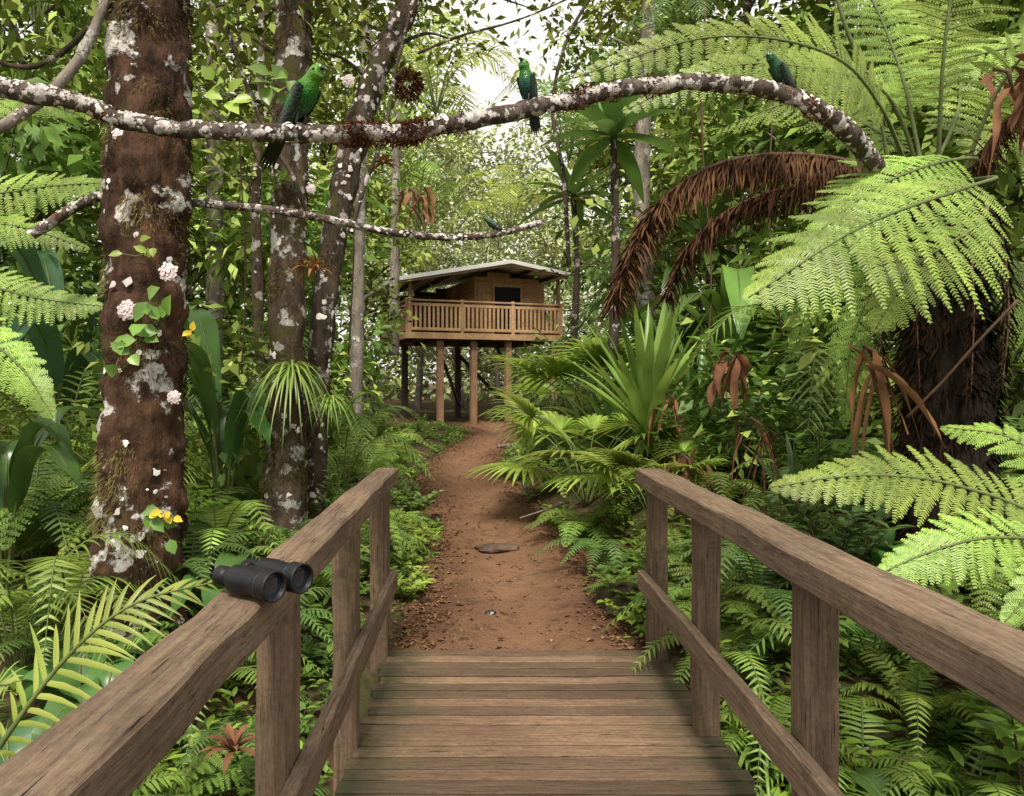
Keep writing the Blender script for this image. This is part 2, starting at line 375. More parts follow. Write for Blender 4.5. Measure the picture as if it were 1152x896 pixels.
def pathz(x,y):
    u=(x-interp(PCX,y))/interp(PHW,y)
    z=interp(PZ,y)+.03*nz(x*2.5,y*2.0)+.026*nz(x*6,y*5)+.012*nz(x*17,y*15)-.045*math.exp(-(u+.05)**2/.10)+.02*math.exp(-(abs(u)-.62)**2/.03)
    return z-.10*smooth((abs(u)-.9+.42*nz(x*1.6+4,y*1.5)+.15*nz(x*5,y*5))/.4)
lat=[]
for y in yy:
    for i in range(nu+1):
        u=-1.28+2.56*i/nu; x=interp(PCX,y)+u*interp(PHW,y); z=pathz(x,y)
        if y<4.4: z=min(z,-.05)
        mb.v.append((x,y,z)); lat.append(u)
n1=nu+1
mb.f=[(j*n1+i,j*n1+i+1,(j+1)*n1+i+1,(j+1)*n1+i) for j in range(len(yy)-1) for i in range(nu)]; mb.m=[0]*len(mb.f)
po=tag(mb.build('path',path_m),kind='structure')
po.data.attributes.new('lateral','FLOAT','POINT').data.foreach_set('value',lat)

# ------------------------------------------------------------------ boardwalk
bw=thing('boardwalk','weathered brown wooden footbridge with plank deck and railings leading onto the dirt path','footbridge',(0,0,0))
mb=MB(); y=-.6
while y<4.33-.05:
    w=R.uniform(.088,.102); box(mb,(.265+R.uniform(-.016,.016),y+w/2,-.02+R.uniform(-.004,.004)),(1.62+R.uniform(-.02,.02),w-R.uniform(.011,.017),.042),rotm('Z',R.uniform(-.0025,.0025))@rotm('X',R.uniform(-.03,.03)),.004,0,6,.006); y+=w
mb.build('deck',deck_m,bw)
for x in (-.4,.27,.92):
    mb=MB(); box(mb,(x,1.8,-.13),(.07,4.8,.165),None,.005); mb.build('joist',post_m,bw)
for x in (-.548,.988):
    mb=MB(); box(mb,(x,1.92,1.024),(.128 if x<0 else .16,4.85,.092),None,.007,0,40,.009); mb.build('top_rail',rail_m,bw)
    mb=MB(); xi=-.502 if x<0 else .935; box(mb,(xi,1.9,.43),(.045,4.78,.11),None,.005,0,40,.008); mb.build('middle_rail',rail_m,bw)
for x,ds in ((-.579,(4.26,3.2,2.12,1.05)),(1.016,(4.24,3.32,2.24,1.1))):
    for d in ds:
        mb=MB(); box(mb,(x,d,.219),(.104,.104,1.506),None,.006,0,14,.008); mb.build('post',post_m,bw)

# ------------------------------------------------------------------ binoculars
bino=thing('binoculars','black rubber-coated binoculars lying on the left railing of the boardwalk','binoculars',(-.506,1.71,1.071),math.radians(-33),1.2)
def lathe(mb,prof,c,n=28,mi=0):
    vs=[];
    for x,r in prof:
        for k in range(n):
            a=2*PI*k/n; vs.append((c[0]+x,c[1]+r*math.cos(a),c[2]+r*math.sin(a)))
    L=len(prof); mb.add(vs,[(i*n+k,i*n+(k+1)%n,(i+1)*n+(k+1)%n,(i+1)*n+k) for i in range(L-1) for k in range(n)]+[tuple(range(n)),tuple((L-1)*n+k for k in range(n))],mi)
for s in (-1,1):
    yb=s*.034; c=(0,yb,.031)
    mb=MB(); lathe(mb,[(-.058,.0165),(-.046,.0165),(-.042,.022),(-.034,.0265),(-.005,.0275),(.012,.026),(.02,.0245),(.045,.0265),(.046,.028),(.05,.0285),(.072,.029),(.076,.0285),(.076,.0255),(.068,.0245),(.066,.024)],c)
    b=mb.build('barrel',black_m,bino)
    mb=MB(); lathe(mb,[(.0662,.0238),(.0672,.018),(.0680,.010),(.0682,.001)],c); mb.build('lens',lens_m,b)
    mb=MB(); lathe(mb,[(-.082,.0155),(-.083,.0175),(-.08,.0192),(-.064,.0192),(-.062,.0178),(-.058,.0178)],c); mb.build('eyecup',black_m,b)
    mb=MB(); lathe(mb,[(.0475,.0287),(.0480,.0292),(.0495,.0292),(.0500,.0287)],c); mb.build('ring',ring_m,b)
mb=MB(); box(mb,(-.012,0,.036),(.05,.026,.018),None,.004); box(mb,(.03,0,.034),(.012,.03,.012),None,.003); lathe(mb,[(-.035,.008),(-.034,.0095),(.036,.0095),(.037,.008)],(0,0,.04)); mb.build('hinge',black_m,bino)
mb=MB(); prof=[(-.052,.009)]+[(-.05+.0022*i,.0125 if i%2 else .0135) for i in range(8)]+[(-.033,.009)]; lathe(mb,prof,(0,0,.043)); mb.build('focus_wheel',black_m,bino)

# ------------------------------------------------------------------ treehouse
TH=math.radians(19); tp=V((-2.0,20.4,.44))
hut=thing('treehouse','wooden cabin with railed veranda and pale metal roof on tall posts at the path end','treehouse',tp,TH)
W_,S_=4.72,3.9; DZ=2.62; SH=.47
mb=MB()
for i in range(25): box(mb,(W_/2,.08+i*.155,DZ-.02),(W_,.148,.04),None,.004)
mb.build('floor',hut_m,hut)
mb=MB()
box(mb,(W_/2,-.022,DZ-.09),(W_+.04,.045,.17),None,.006); box(mb,(-.022,S_/2,DZ-.09),(.045,S_,.17),None,.006); box(mb,(W_+.022,S_/2,DZ-.09),(.045,S_,.17),None,.006); box(mb,(W_/2,S_+.022,DZ-.09),(W_+.04,.045,.17),None,.006)
mb.build('rim_beam',hut_m,hut)
for i in range(6):
    mb=MB(); box(mb,(.4+i*.75,S_/2,DZ-.115),(.05,S_-.1,.15),None,.004); mb.build('joist',hutdark_m,hut)
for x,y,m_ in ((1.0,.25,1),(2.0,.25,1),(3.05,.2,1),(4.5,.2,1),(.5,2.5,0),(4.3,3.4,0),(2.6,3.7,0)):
    mb=MB(); box(mb,(x,y,(DZ-.2-.15)/2),(.18,.18,DZ-.2+.15),None,.01,0,6,.01); mb.build('post',hutpost_m if m_ else hutdark_m,hut)  # rear posts coloured dark for shade, front ones lit brown
for a,b in (((1.1,.36,1.9),(2.4,2.9,.5)),((3.05,.34,1.7),(3.05,1.3,2.42)),((4.3,3.4,.4),(2.6,3.7,2.2))):
    mb=MB(); beam(mb,a,b,.06,.12); mb.build('brace',hutdark_m,hut)
AP=4.64; RX=2.9; XL,XR=-.5,4.82
def zr(x): return AP-(.195 if x<RX else .155)*abs(RX-x)
YF=.7
def wallboards(x0,x1,y0,alongx,h=.145):
    mb=MB(); z=DZ
    while z<AP-.1:
        zc=z+h/2
        if alongx:
            a,b=x0,x1
            while a<b and zr(a)-.07<z+h: a+=.02
            while b>a and zr(b)-.07<z+h: b-=.02
            if b-a>.1: box(mb,((a+b)/2,y0,zc),(b-a,.035,h-.004),rotm('X',.07),.004)
        elif z+h<zr(x0)-.07: box(mb,(x0,(x1+y0)/2,zc),(.035,abs(x1-y0),h-.004),rotm('Y',.07),.004)
        z+=h
    return mb
wallboards(1.72+SH,3.95+SH,YF,True).build('wall',hut_m,hut)
wallboards(1.72+SH,3.6,YF+.03,False).build('wall',hut_m,hut)
wallboards(3.95+SH,3.6,YF+.03,False).build('wall',hut_m,hut)
bk=wallboards(.45,3.95+SH,3.64,True).build('wall',hutdark_m,hut); bk['label']='back wall of the open veranda, painted dark for the shade under the roof'  # veranda shade put into the wall colour
wf=MB()
for (cx,cz,sx,sz) in ((2.29,3.52,.07,1.2),(3.19,3.52,.07,1.2),(2.74,4.12,1.0,.09)): box(wf,(cx+SH,YF-.035,cz),(sx,.06,sz),None,.005)
wfo=wf.build('doorway',hut_m,hut)
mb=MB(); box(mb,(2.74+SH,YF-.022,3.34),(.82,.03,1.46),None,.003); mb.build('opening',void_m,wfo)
mb=MB()
for i in range(3): box(mb,(1.86+SH+i*.135,YF-.032,3.34),(.128,.04,1.46),None,.005)
for z in (2.9,3.9): box(mb,(1.995+SH,YF-.06,z),(.41,.03,.1),None,.004)
d_=mb.build('door',hut_m,hut)
mb=MB(); box(mb,(2.15+SH,YF-.07,3.4),(.03,.05,.14),None,.006); mb.build('handle',hutdark_m,d_)
mb=MB()
RY1=S_+.15
def roofslab(x0,x1):
    z0,z1=zr(x0),zr(x1); n=16; vs=[];y0,y1=-.45,RY1
    for i in range(n+1):
        t=i/n; x=x0+(x1-x0)*t; z=z0+(z1-z0)*t+(.012 if i%2 else 0)
        vs+=[(x,y0,z+.05),(x,y1,z+.05),(x,y0,z),(x,y1,z)]
    fs=[]
    for i in range(n): a=i*4; fs+=[(a,a+4,a+5,a+1),(a+2,a+3,a+7,a+6),(a,a+2,a+6,a+4),(a+1,a+5,a+7,a+3)]
    fs+=[(0,1,3,2),(n*4,n*4+2,n*4+3,n*4+1)]; mb.add(vs,fs)
roofslab(XL,RX-.002); roofslab(RX+.002,XR)
rf=mb.build('roof',roof_m,hut,None,False)
for a,b in ((XL-.02,RX),(RX,XR+.02)):
    mb=MB(); beam(mb,(a,-.47,zr(a)+.01),(b,-.47,zr(b)+.01),.04,.11); mb.build('fascia',roof_m,rf)
    mb=MB(); beam(mb,(a,-.43,zr(a)-.08),(b,-.43,zr(b)-.08),.04,.06); mb.build('barge_board',hutpost_m,rf)
mb=MB(); box(mb,(XL-.02,(RY1-.45)/2,zr(XL)+.01),(.04,RY1+.45,.11),None,.005); mb.build('fascia',roof_m,rf)
for x in (.3,1.2,3.6,4.4):
    mb=MB(); box(mb,(x,S_/2-.1,zr(x)-.06),(.06,S_+.4,.1),None,.004); mb.build('rafter',hutdark_m,rf)
for x,y in ((.1,.1),(.1,2.0),(.1,3.75),(4.6,.1),(4.6,3.75)):
    mb=MB(); h=zr(x)-DZ-.1; box(mb,(x,y,DZ+h/2),(.09,.09,h),None,.006); mb.build('veranda_post',hut_m,hut)
def railing(a,b):
    a,b=V(a),V(b); mb=MB(); d=b-a; n=int(d.length/.125)
    beam(mb,a+UP*.90,b+UP*.90,.11,.05); beam(mb,a+UP*.78,b+UP*.78,.035,.08); beam(mb,a+UP*.1,b+UP*.1,.035,.08)
    for i in range(n):
        p=a.lerp(b,(i+.5)/n); box(mb,p+UP*.44,(.07 if abs(d.x)>abs(d.y) else .022,.022 if abs(d.x)>abs(d.y) else .07,.78),None,.003)
    for i in range(4): p=a.lerp(b,i/3); box(mb,p+UP*.47,(.085,.085,.97),None,.005)
    return mb
railing((.05,.03,DZ),(W_-.05,.03,DZ)).build('railing',hut_m,hut)
railing((.03,.16,DZ),(.03,S_-.05,DZ)).build('railing',hut_m,hut)
railing((W_-.03,.16,DZ),(W_-.03,S_-.05,DZ)).build('railing',hut_m,hut)

# ------------------------------------------------------------------ birds
def birdmat(name,stops,rough=.27):
    m,nt=mat(name); co=coords(nt); sp=N(nt,'ShaderNodeSeparateXYZ'); nt.links.new(co,sp.inputs[0])
    n=noi(nt,co,35,4); z=mul(nt,sp.outputs[2],mul(nt,n,.03),'ADD')
    cr=N(nt,'ShaderNodeValToRGB'); nt.links.new(mapr(nt,z,0,.27,0,1),cr.inputs[0]); e=cr.color_ramp.elements
    e[0].position=stops[0][0]; e[0].color=(*stops[0][1],1); e[1].position=stops[-1][0]; e[1].color=(*stops[-1][1],1)
    for p,c in stops[1:-1]: q=e.new(p); q.color=(*c,1)
    vo=N(nt,'ShaderNodeTexVoronoi'); vo.inputs['Scale'].default_value=120; nt.links.new(co,vo.inputs['Vector'])
    c=mixc(nt,mapr(nt,vo.outputs[0],.25,.8,0,.6),cr.outputs[0],(.003,.018,.004))
    finish(nt,c,rough,vo.outputs[0],.5,.004,.5,.1); return m
bird_body=birdmat('bird_green',[(.05,(.006,.06,.015)),(.35,(.008,.10,.02)),(.52,(.016,.16,.010)),(.7,(.075,.24,.008)),(.95,(.12,.30,.008))])
bird_body2=birdmat('bird_teal',[(.05,(.004,.04,.05)),(.4,(.007,.08,.06)),(.6,(.014,.15,.014)),(.8,(.06,.24,.009)),(.95,(.10,.29,.008))])
bird_body3=birdmat('bird_dark_teal',[(.05,(.005,.035,.022)),(.5,(.007,.065,.025)),(.8,(.012,.095,.022)),(.95,(.016,.11,.02))])
bird_wing=birdmat('bird_wing',[(.05,(.003,.005,.005)),(.35,(.004,.008,.008)),(.55,(.005,.022,.008)),(.75,(.010,.065,.009)),(.95,(.02,.11,.010))])
beak_m=plain('beak',(.035,.03,.025),.4); eye_m=plain('eye',(.004,.004,.004),.08,0,.8,.1)
def bird(label,loc,rz,sc,bm,pitch=0.,tail=1.0):
    r=thing('bird',label,'bird',loc,rz,sc,None); r.rotation_euler=(0,pitch,rz)
    sp=[(-.086,-.006,.012,.010),(-.072,.022,.030,.026),(-.048,.062,.046,.043),(-.022,.10,.053,.052),(.0,.137,.049,.050),(.016,.164,.038,.040),(.028,.186,.031,.033),(.040,.206,.031,.034),(.053,.221,.025,.027),(.064,.2265,.014,.015),(.070,.227,.005,.005)]
    P=curve([V((a,0,b)) for a,b,_,_ in sp],40); Rr=curve([V((c,d,0)) for _,_,c,d in sp],40)
    mb=MB(); vs=[]; n=18
    for i,p in enumerate(P):
        T=(P[min(i+1,40)]-P[max(i-1,0)]).normalized(); nn=V((-T.z,0,T.x))
        for k in range(n):
            a=2*PI*k/n; vs.append(p+V((0,1,0))*Rr[i].x*math.cos(a)+nn*Rr[i].y*math.sin(a)*(1.0 if math.sin(a)>0 else 1.08))
    mb.add(vs,[(i*n+k,i*n+(k+1)%n,(i+1)*n+(k+1)%n,(i+1)*n+k) for i in range(40) for k in range(n)]+[tuple(range(n))[::-1],tuple(40*n+k for k in range(n))])
    mb.build('body',bm,r)
    for s in (-1,1):
        mb=MB(); a=V((.010,0,.160)); b=V((-.115,0,-.035)); T=(b-a).normalized(); nn=V((T.z,0,-T.x)); vs=[]; nu,nv=16,8
        for i in range(nu+1):
            u=i/nu; c=a.lerp(b,u); w=.088*(math.sin(PI*min(1,(.12+.86*u)))**.7)*(1-.25*u)
            for j in range(nv+1):
                v=j/nv-.5; st=.0016*((i+j)%2)
                vs.append(c+nn*(v*w-.010)+V((0,s*((.056-.042*u**1.3)*(1-1.1*v*v)+.004+st),0)))
        mb.add(vs,[(i*(nv+1)+j,i*(nv+1)+j+1,(i+1)*(nv+1)+j+1,(i+1)*(nv+1)+j) for i in range(nu) for j in range(nv)])
        for q in range(5): strap(mb,V((-.06+.006*q,s*(.032-.003*q),.045-.012*q)),V((-.62,-s*.08,-.9+.05*q)),.10-.008*q,.018,0,4,.1,0,'strap',V((.6,0,-.4)))
        mb.build('wing',bird_wing,r)
        mb=MB(); bmm=bmesh.new(); bmesh.ops.create_uvsphere(bmm,u_segments=10,v_segments=8,radius=.0056); bmm.verts.index_update()
        mb.add([v.co+V((.050,s*.0268,.2155)) for v in bmm.verts],[[v.index for v in f.verts] for f in bmm.faces]); bmm.free(); mb.build('eye',eye_m,r)
        mb=MB(); tube(mb,curve([(-.012,s*.018,.07),(.0,s*.02,.035),(-.004,s*.02,.006)],6),lambda t:.0055-.002*t,6)
        for k in (-1,0,1): tube(mb,curve([(-.004,s*.02,.006),(.016,s*.02+k*.011,.006),(.03,s*.02+k*.015,-.006),(.034,s*.02+k*.016,-.02)],6),lambda t:.0034-.002*t,5)
        mb.build('foot',beak_m,r)
    mb=MB(); tube(mb,curve([(.062,0,.227),(.080,0,.2275),(.096,0,.222),(.102,0,.213)],8),lambda t:.0105*(1-t)**.7+.0006,8); mb.build('beak',beak_m,r)
    mb=MB()
    for k in range(-2,3): strap(mb,V((-.078,k*.007,.012)),V((-.42,k*.05,-.9)),(.19-.012*abs(k))*tail,.03,0,6,.12,0,'strap',V((.05*k,1,0)))
    mb.build('tail',bird_wing,r); return r
B1C=pts3((-60,92,2.9),(60,108,2.95),(150,138,3.0),(250,148,3.0),(340,150,3.05),(430,150,3.1),(520,138,3.2),(610,120,3.3),(700,100,3.4),(790,93,3.45),(870,103,3.5),(930,130,3.55),(968,165,3.7),(1000,215,4.0))
B1=curve(B1C,180)
for i,p in enumerate(B1): p.z+=.013*nz(i*.13,1); p.y+=.012*nz(i*.13,5)
def on_branch(px): return min(B1,key=lambda p:abs((p.x/p.y*F+HX)-px))
b1r=rtab([.036,.037,.034,.035,.036,.036,.037,.038,.037,.038,.039,.043,.048,.055])
p=on_branch(336); bird('green bird with dark wings and long tail, leftmost and largest on the lichen-covered branch',p+V((0,.0,.032)),math.radians(-34),1.03,bird_body,.26,1.3)
p=on_branch(588); bird('upright green and blue bird at the middle of the lichen-covered branch above the cabin',p+V((0,.0,.032)),math.radians(-125),.76,bird_body2,-.12,.95)
p=on_branch(884); bird('dark green bird hunched near the right end of the lichen-covered branch, beneath the fern frond',p+V((0,.02,.034)),math.radians(205),.72,bird_body3,.3,.5)

# ------------------------------------------------------------------ branches
def branch(name,label,P,rad,n,bm,lich=0,moss=0,cat='branch',mm=None,flr=(.006,.016)):
    org=P[0]; o=thing(name,label,cat,org); mb=MB(); tube(mb,P,rad,n,0,.3,11); mb.build('limb',bm,o,org)
    if lich: mb=MB(); flakes(mb,P,rad,lich,flr[0],flr[1],-.05,7); mb.build('lichen',lichen_m,o,org)['kind']='stuff'
    if moss: mb=MB(); fuzz(mb,P,rad,moss,.018,.1,5.,0,.003,.3); mb.build('moss',mm or moss_m,o,org)['kind']='stuff'
    return o
lb=branch('tree_branch','long arching branch crusted with white lichen and red-brown moss, birds perched along it',B1,b1r,14,bark_branch,560,700)
mb=MB()
for px,w,n in ((405,30,1300),(463,38,1500),(650,26,420),(735,20,240),(915,20,260),(520,12,110),(690,14,120)):
    i=min(range(len(B1)),key=lambda i:abs(B1[i].x/B1[i].y*F+HX-px)); c=B1[i]; ww=w/F*c.y
    for k in range(n):
        dx=R.gauss(0,ww*.36); j=min(range(max(0,i-12),min(len(B1),i+13)),key=lambda q:abs(B1[q].x-c.x-dx)); a=R.random()*2*PI; rr=R.uniform(.028,.05)
        q=B1[j]+V((R.gauss(0,.006),math.cos(a)*rr,math.sin(a)*rr-.004)); d=V((R.gauss(0,.8),math.cos(a)+R.gauss(0,.4),math.sin(a)+R.gauss(0,.4))).normalized(); leafq(mb,q,d,V((R.random(),R.random(),1)).normalized(),R.uniform(.008,.02),.007)
mb.build('moss_tuft',moss_m,lb,B1[0])['kind']='stuff'
B2=curve(pts3((35,264,4.6),(118,220,4.75),(215,228,4.9),(330,240,4.95),(450,263,5.0),(540,266,5.0),(612,250,5.05)),90)
branch('tree_branch','thin lichen-spotted branch crossing low in front of the cabin roof, below the bird branch',B2,lambda t:.034-.014*t,10,bark_branch,170,300)
p=min(B2,key=lambda p:abs((p.x/p.y*F+HX)-556)); bird('small dark bird on the thin low branch above the cabin roof',p+V((0,.0,.02)),math.radians(165),.5,bird_body3,.35,.7)
B3=curve(pts3((-60,170,4.0),(20,132,4.1),(75,85,4.2),(112,20,4.3),(135,-60,4.4)),40)
branch('tree_branch','smooth grey branch slanting up in the top left corner beside the big mossy trunk',B3,lambda t:.034-.008*t,10,bark_pale,40,160,mm=mossg_m)
B4=curve(pts3((-40,60,5.2),(40,75,5.2),(100,30,5.3),(140,-30,5.4)),30)
branch('tree_branch','thin dark branch in the top left corner behind the grey branch',B4,lambda t:.02,8,bark_dark,0,150,mm=mossg_m)
B5=curve(pts3((395,262,5.2),(410,210,5.3),(432,150,5.4),(445,80,5.6),(470,-20,5.8)),30)
branch('tree_branch','slender upright twig rising from the low branch right of the leaning trunk',B5,lambda t:.018-.006*t,7,bark_dark,30,80,mm=mossg_m)
B6=curve(pts3((345,240,5.6),(330,200,5.5),(300,150,5.5),(275,90,5.6),(255,30,5.7)),30)
branch('tree_branch','slender bough leaning left from the lichen-spotted trunk',B6,lambda t:.02-.008*t,7,bark_dark,20,80,mm=mossg_m)
B7=curve(pts3((470,60,6.5),(520,40,6.6),(590,20,6.8),(680,-20,7.2)),30)
branch('tree_branch','bare twig crossing the bright gap in the canopy above the middle bird',B7,lambda t:.014-.007*t,7,bark_dark,0,60,mm=mossg_m)
B8=curve(pts3((640,300,9),(634,200,9),(622,120,9.1),(640,40,9.2),(690,-40,9.4)),30)
branch('tree_branch','dark crooked bough hanging down right of the middle bird',B8,lambda t:.03-.012*t,7,bark_dark,10,120,mm=mossg_m)

# ------------------------------------------------------------------ hero trees
def cluster(mb,c,r,n,ls,mi=0,flat=.7):
    for k in range(n):
        o=V((R.gauss(0,.5),R.gauss(0,.5),R.gauss(0,.5)*flat))*r; d=(o.normalized()+V((R.gauss(0,.5),R.gauss(0,.5),R.gauss(-.25,.4)))).normalized()
        s=ls*R.uniform(.6,1.25); leafq(mb,c+o,d,V((R.gauss(0,.6),R.gauss(0,.6),1)).normalized(),s,s*R.uniform(.38,.55),mi)
def hero(label,ctrl,radpx,bm,lich,moss,mossm,crown=None,crm=None,n=18,namp=.16,flr=(.012,.035),ml=.05,rings=90):
    P=curve(pts3(*ctrl),rings); rs=[r/F*c[2] for r,c in zip(radpx,ctrl)]; org=P[-1].copy() if P[-1].z<P[0].z else P[0].copy()
    o=thing('tree',label,'tree',org); mb=MB(); rf=rtab(rs); tube(mb,P,rf,n,0,namp,5)
    if crown:
        for (px,py,d,r,k,ls) in crown:
            c=pt(px,py,d); b=min(P,key=lambda q:(q-c).length+abs(q.z-c.z+.4)); tube(mb,curve([b,(b+c)/2+V((R.uniform(-.1,.1),R.uniform(-.1,.1),.12)),c],10),lambda t:.022-.016*t,6,0)
    mb.build('trunk',bm,o,org)
    if lich: mb=MB(); flakes(mb,P,rf,lich,flr[0],flr[1],.0,2.5); mb.build('lichen',lichen_m,o,org)['kind']='stuff'
    if moss: mb=MB(); fuzz(mb,P,rf,moss,ml,-.02,2.6,0,.0032,.9); mb.build('moss',mossm,o,org)['kind']='stuff'
    if crown:
        mb=MB()
        for (px,py,d,r,k,ls) in crown: cluster(mb,pt(px,py,d),r,k,ls)
        mb.build('crown',crm,o,org)
    return o
hero('thick dark mossy trunk spotted with white lichen, nearest tree on the left',[(168,-260,4.5),(166,-60,4.5),(168,90,4.5),(166,240,4.5),(163,380,4.5),(160,520,4.5),(152,660,4.45),(148,800,4.4),(146,880,4.4)],[40,42,43,43,42,44,49,60,72],bark_hero,150,9500,mossg_m,
  [(40,-40,5.2,.7,160,.16),(250,-60,5.6,.7,160,.16),(120,-120,5,.9,200,.16),(20,40,6.2,.6,120,.15)],crown_mid,44,.22,(.008,.03),.05,170)
hero('straight brown-grey trunk patched with lichen behind the mossy trunk, tufts growing on it',[(340,-260,6.2),(332,-40,6.1),(328,100,6),(325,250,6),(322,400,6),(322,520,6),(320,640,6)],[17,19,20,19,20,23,28],bark_lich,130,8000,mossg_m,
  [(250,30,6.2,.5,130,.14),(300,-40,6.4,.8,200,.15),(390,-20,6.6,.7,200,.15),(230,110,6.5,.35,60,.14),(290,120,6.2,.3,40,.15),(210,20,7,.7,120,.15)],crown_mid,26,.2)
hero('dark leaning trunk with pinkish lichen bending right beside the lichen-patched trunk',[(545,-160,7.0),(500,-70,6.8),(455,15,6.6),(415,105,6.5),(387,210,6.4),(367,330,6.4),(356,450,6.4),(350,600,6.3)],[9,10,12,14,15,14,13,15],bark_dark,260,1800,mossg_m,
  [(470,-30,7,.7,200,.13),(400,40,6.7,.4,90,.12),(520,50,7.2,.3,50,.12),(350,60,6.8,.4,90,.12),(540,-40,7.4,.7,140,.13),(600,10,7.6,.5,60,.12)],crown_mid,18,.22)
hero('slender pale trunk standing right of the cabin among dark leaves',[(735,-160,11),(728,60,11),(722,200,11),(726,330,11),(728,480,11)],[7,8,9,10,12],bark_pale,90,300,mossg_m,
  [(700,20,11,.9,220,.18),(760,-30,11.4,1.1,260,.18),(670,-20,11.5,.9,180,.18),(640,40,11.2,.5,70,.16)],crown_mid,12)
hero('thin pale trunk left of the cabin, right of the leaning trunk',[(418,-140,11),(412,40,11),(406,200,11),(403,330,11),(400,470,11)],[5,6,6,7,8],bark_pale,60,200,mossg_m,
  [(430,90,11,.6,130,.15),(400,-10,11,.9,180,.15),(460,20,11.3,.8,160,.15)],crown_mid,10)
hero('thin lichen-streaked trunk between the mossy trunk and the lichen-patched trunk',[(300,-120,9),(294,60,9),(288,220,9),(290,360,9),(292,520,9)],[5,5,6,7,8],bark_lich,60,200,mossg_m,
  [(270,200,9,.5,100,.16),(250,130,9.2,.6,120,.16),(310,40,9.4,.7,130,.16)],crown_mid,10)
hero('slim grey trunk just left of the cabin roof',[(450,-60,17),(448,100,17),(445,220,17),(443,400,17)],[5,5,5,6],bark_pale,0,0,mossg_m,
  [(470,120,17,.9,180,.24),(430,40,17,1.2,220,.24),(500,60,17.5,.9,140,.24)],crown_mid,9)
hero('grey trunk half hidden just right of the big mossy trunk',[(238,-60,10),(240,100,10),(242,260,10),(240,440,10)],[8,8,9,10],bark_pale,60,200,mossg_m,
  [(215,160,10,.7,160,.17),(255,60,10,.8,170,.17)],crown_mid,10)

# ------------------------------------------------------------------ plant templates (parts as shared meshes)
def radial(L,az,rise=.5,reach=.95,dip=.35,j=.1):
    c,s=math.cos(az),math.sin(az); f=lambda r,z:V((c*r*L,s*r*L,z*L))
    k=R.uniform(1-j,1+j)
    return [f(0,0),f(.2*reach,rise*.75*k),f(.58*reach,rise*k),f(reach,(rise-dip)*k)]
def T_fern(m,n=9,L=.9,bi=0,pl=.16,rise=.5,npin=22,droop=.2,pw=.03):
    out=[]
    for i in range(n):
        mb=MB(); l=L*R.uniform(.75,1.1); frond(mb,radial(l,2*PI*i/n+R.uniform(-.3,.3),rise*R.uniform(.6,1.35),.95,R.uniform(.15,.45)),pl*l/L*R.uniform(.9,1.1),npin,bi,pw,.35,droop,None,.14,0,1,.007,.35,.58); out.append(('frond',mb.mesh('frond',[m,stem_m])))
    return out
def T_palm(m,n=9,L=1.3,pl=.35,rise=.6,pw=.028):
    out=[]
    for i in range(n):
        mb=MB(); l=L*R.uniform(.8,1.1); frond(mb,radial(l,2*PI*i/n+R.uniform(-.3,.3),rise*R.uniform(.6,1.4),.9,.35),pl,26,0,pw,.65,.3,None,.18,0,1,.011,.4,.5,.6); out.append(('frond',mb.mesh('frond',[m,stem_m])))
    return out
def T_banana(m,n=6,L=1.3,W=.3,rise=.9,reach=.55):
    out=[]
    for i in range(n):
        mb=MB(); a=2*PI*i/n+R.uniform(-.4,.4); l=L*R.uniform(.75,1.1); q=radial(l,a,rise*R.uniform(.75,1.1),reach*R.uniform(.7,1.3),R.uniform(.1,.35)); P=curve(q,20)
        tube(mb,P[:8],lambda t:.014-.006*t,6,1); tube(mb,P[5:],lambda t:.007-.005*t,5,1)
        blade(mb,[P[5],P[9],P[13],P[17],P[20]],W*R.uniform(.85,1.1)); out.append(('leaf',mb.mesh('leaf',[m,stem_m])))
    return out
def T_sword(m,n=26,L=1.2,w=.075,droop=.12,lo=.25):
    mb=MB()
    for i in range(n):
        a=i*2.4; t=i/n; el=lo+(1.4-lo)*t; d=V((math.cos(a)*math.cos(el),math.sin(a)*math.cos(el),math.sin(el))); strap(mb,V((0,0,.05+.1*t)),d,L*R.uniform(.75,1.1),w,droop*(1.3-t),9,.4)
    return [('foliage',mb.mesh('foliage',[m]))]
def T_grass(m,n=60,L=.8,w=.016):
    mb=MB()
    for i in range(n):
        a=R.random()*2*PI; el=R.uniform(.7,1.45); d=V((math.cos(a)*math.cos(el),math.sin(a)*math.cos(el),math.sin(el))); strap(mb,V((R.gauss(0,.04),R.gauss(0,.04),0)),d,L*R.uniform(.5,1.1),w*R.uniform(.7,1.4),R.uniform(.2,.8),8,.3)
    return [('foliage',mb.mesh('foliage',[m]))]
def T_shrub(m,ns=9,H=.9,ll=.13,lw=.065,nl=13,spread=.5):
    st,lf=MB(),MB()
    for i in range(ns):
        a=2*PI*i/ns+R.uniform(-.4,.4); h=H*R.uniform(.6,1.1); r=spread*R.uniform(.4,1.1)
        P=curve([(0,0,0),(math.cos(a)*r*.4,math.sin(a)*r*.4,h*.5),(math.cos(a)*r,math.sin(a)*r,h*.92)],nl+3); tube(st,P,lambda t:.008-.006*t,5)
        for k in range(3,len(P)):
            T=(P[k]-P[k-1]).normalized()
            for q in range(2):
                b=k*2.4+q*PI+R.uniform(-.4,.4); d=(V((math.cos(b),math.sin(b),R.uniform(-.15,.35)))+T*.4).normalized(); s=R.uniform(.65,1.15); leafe(lf,P[k],d,UP,ll*s,lw*s)
    return [('stem',st.mesh('stem',[brown_stem])),('foliage',lf.mesh('foliage',[m]))]
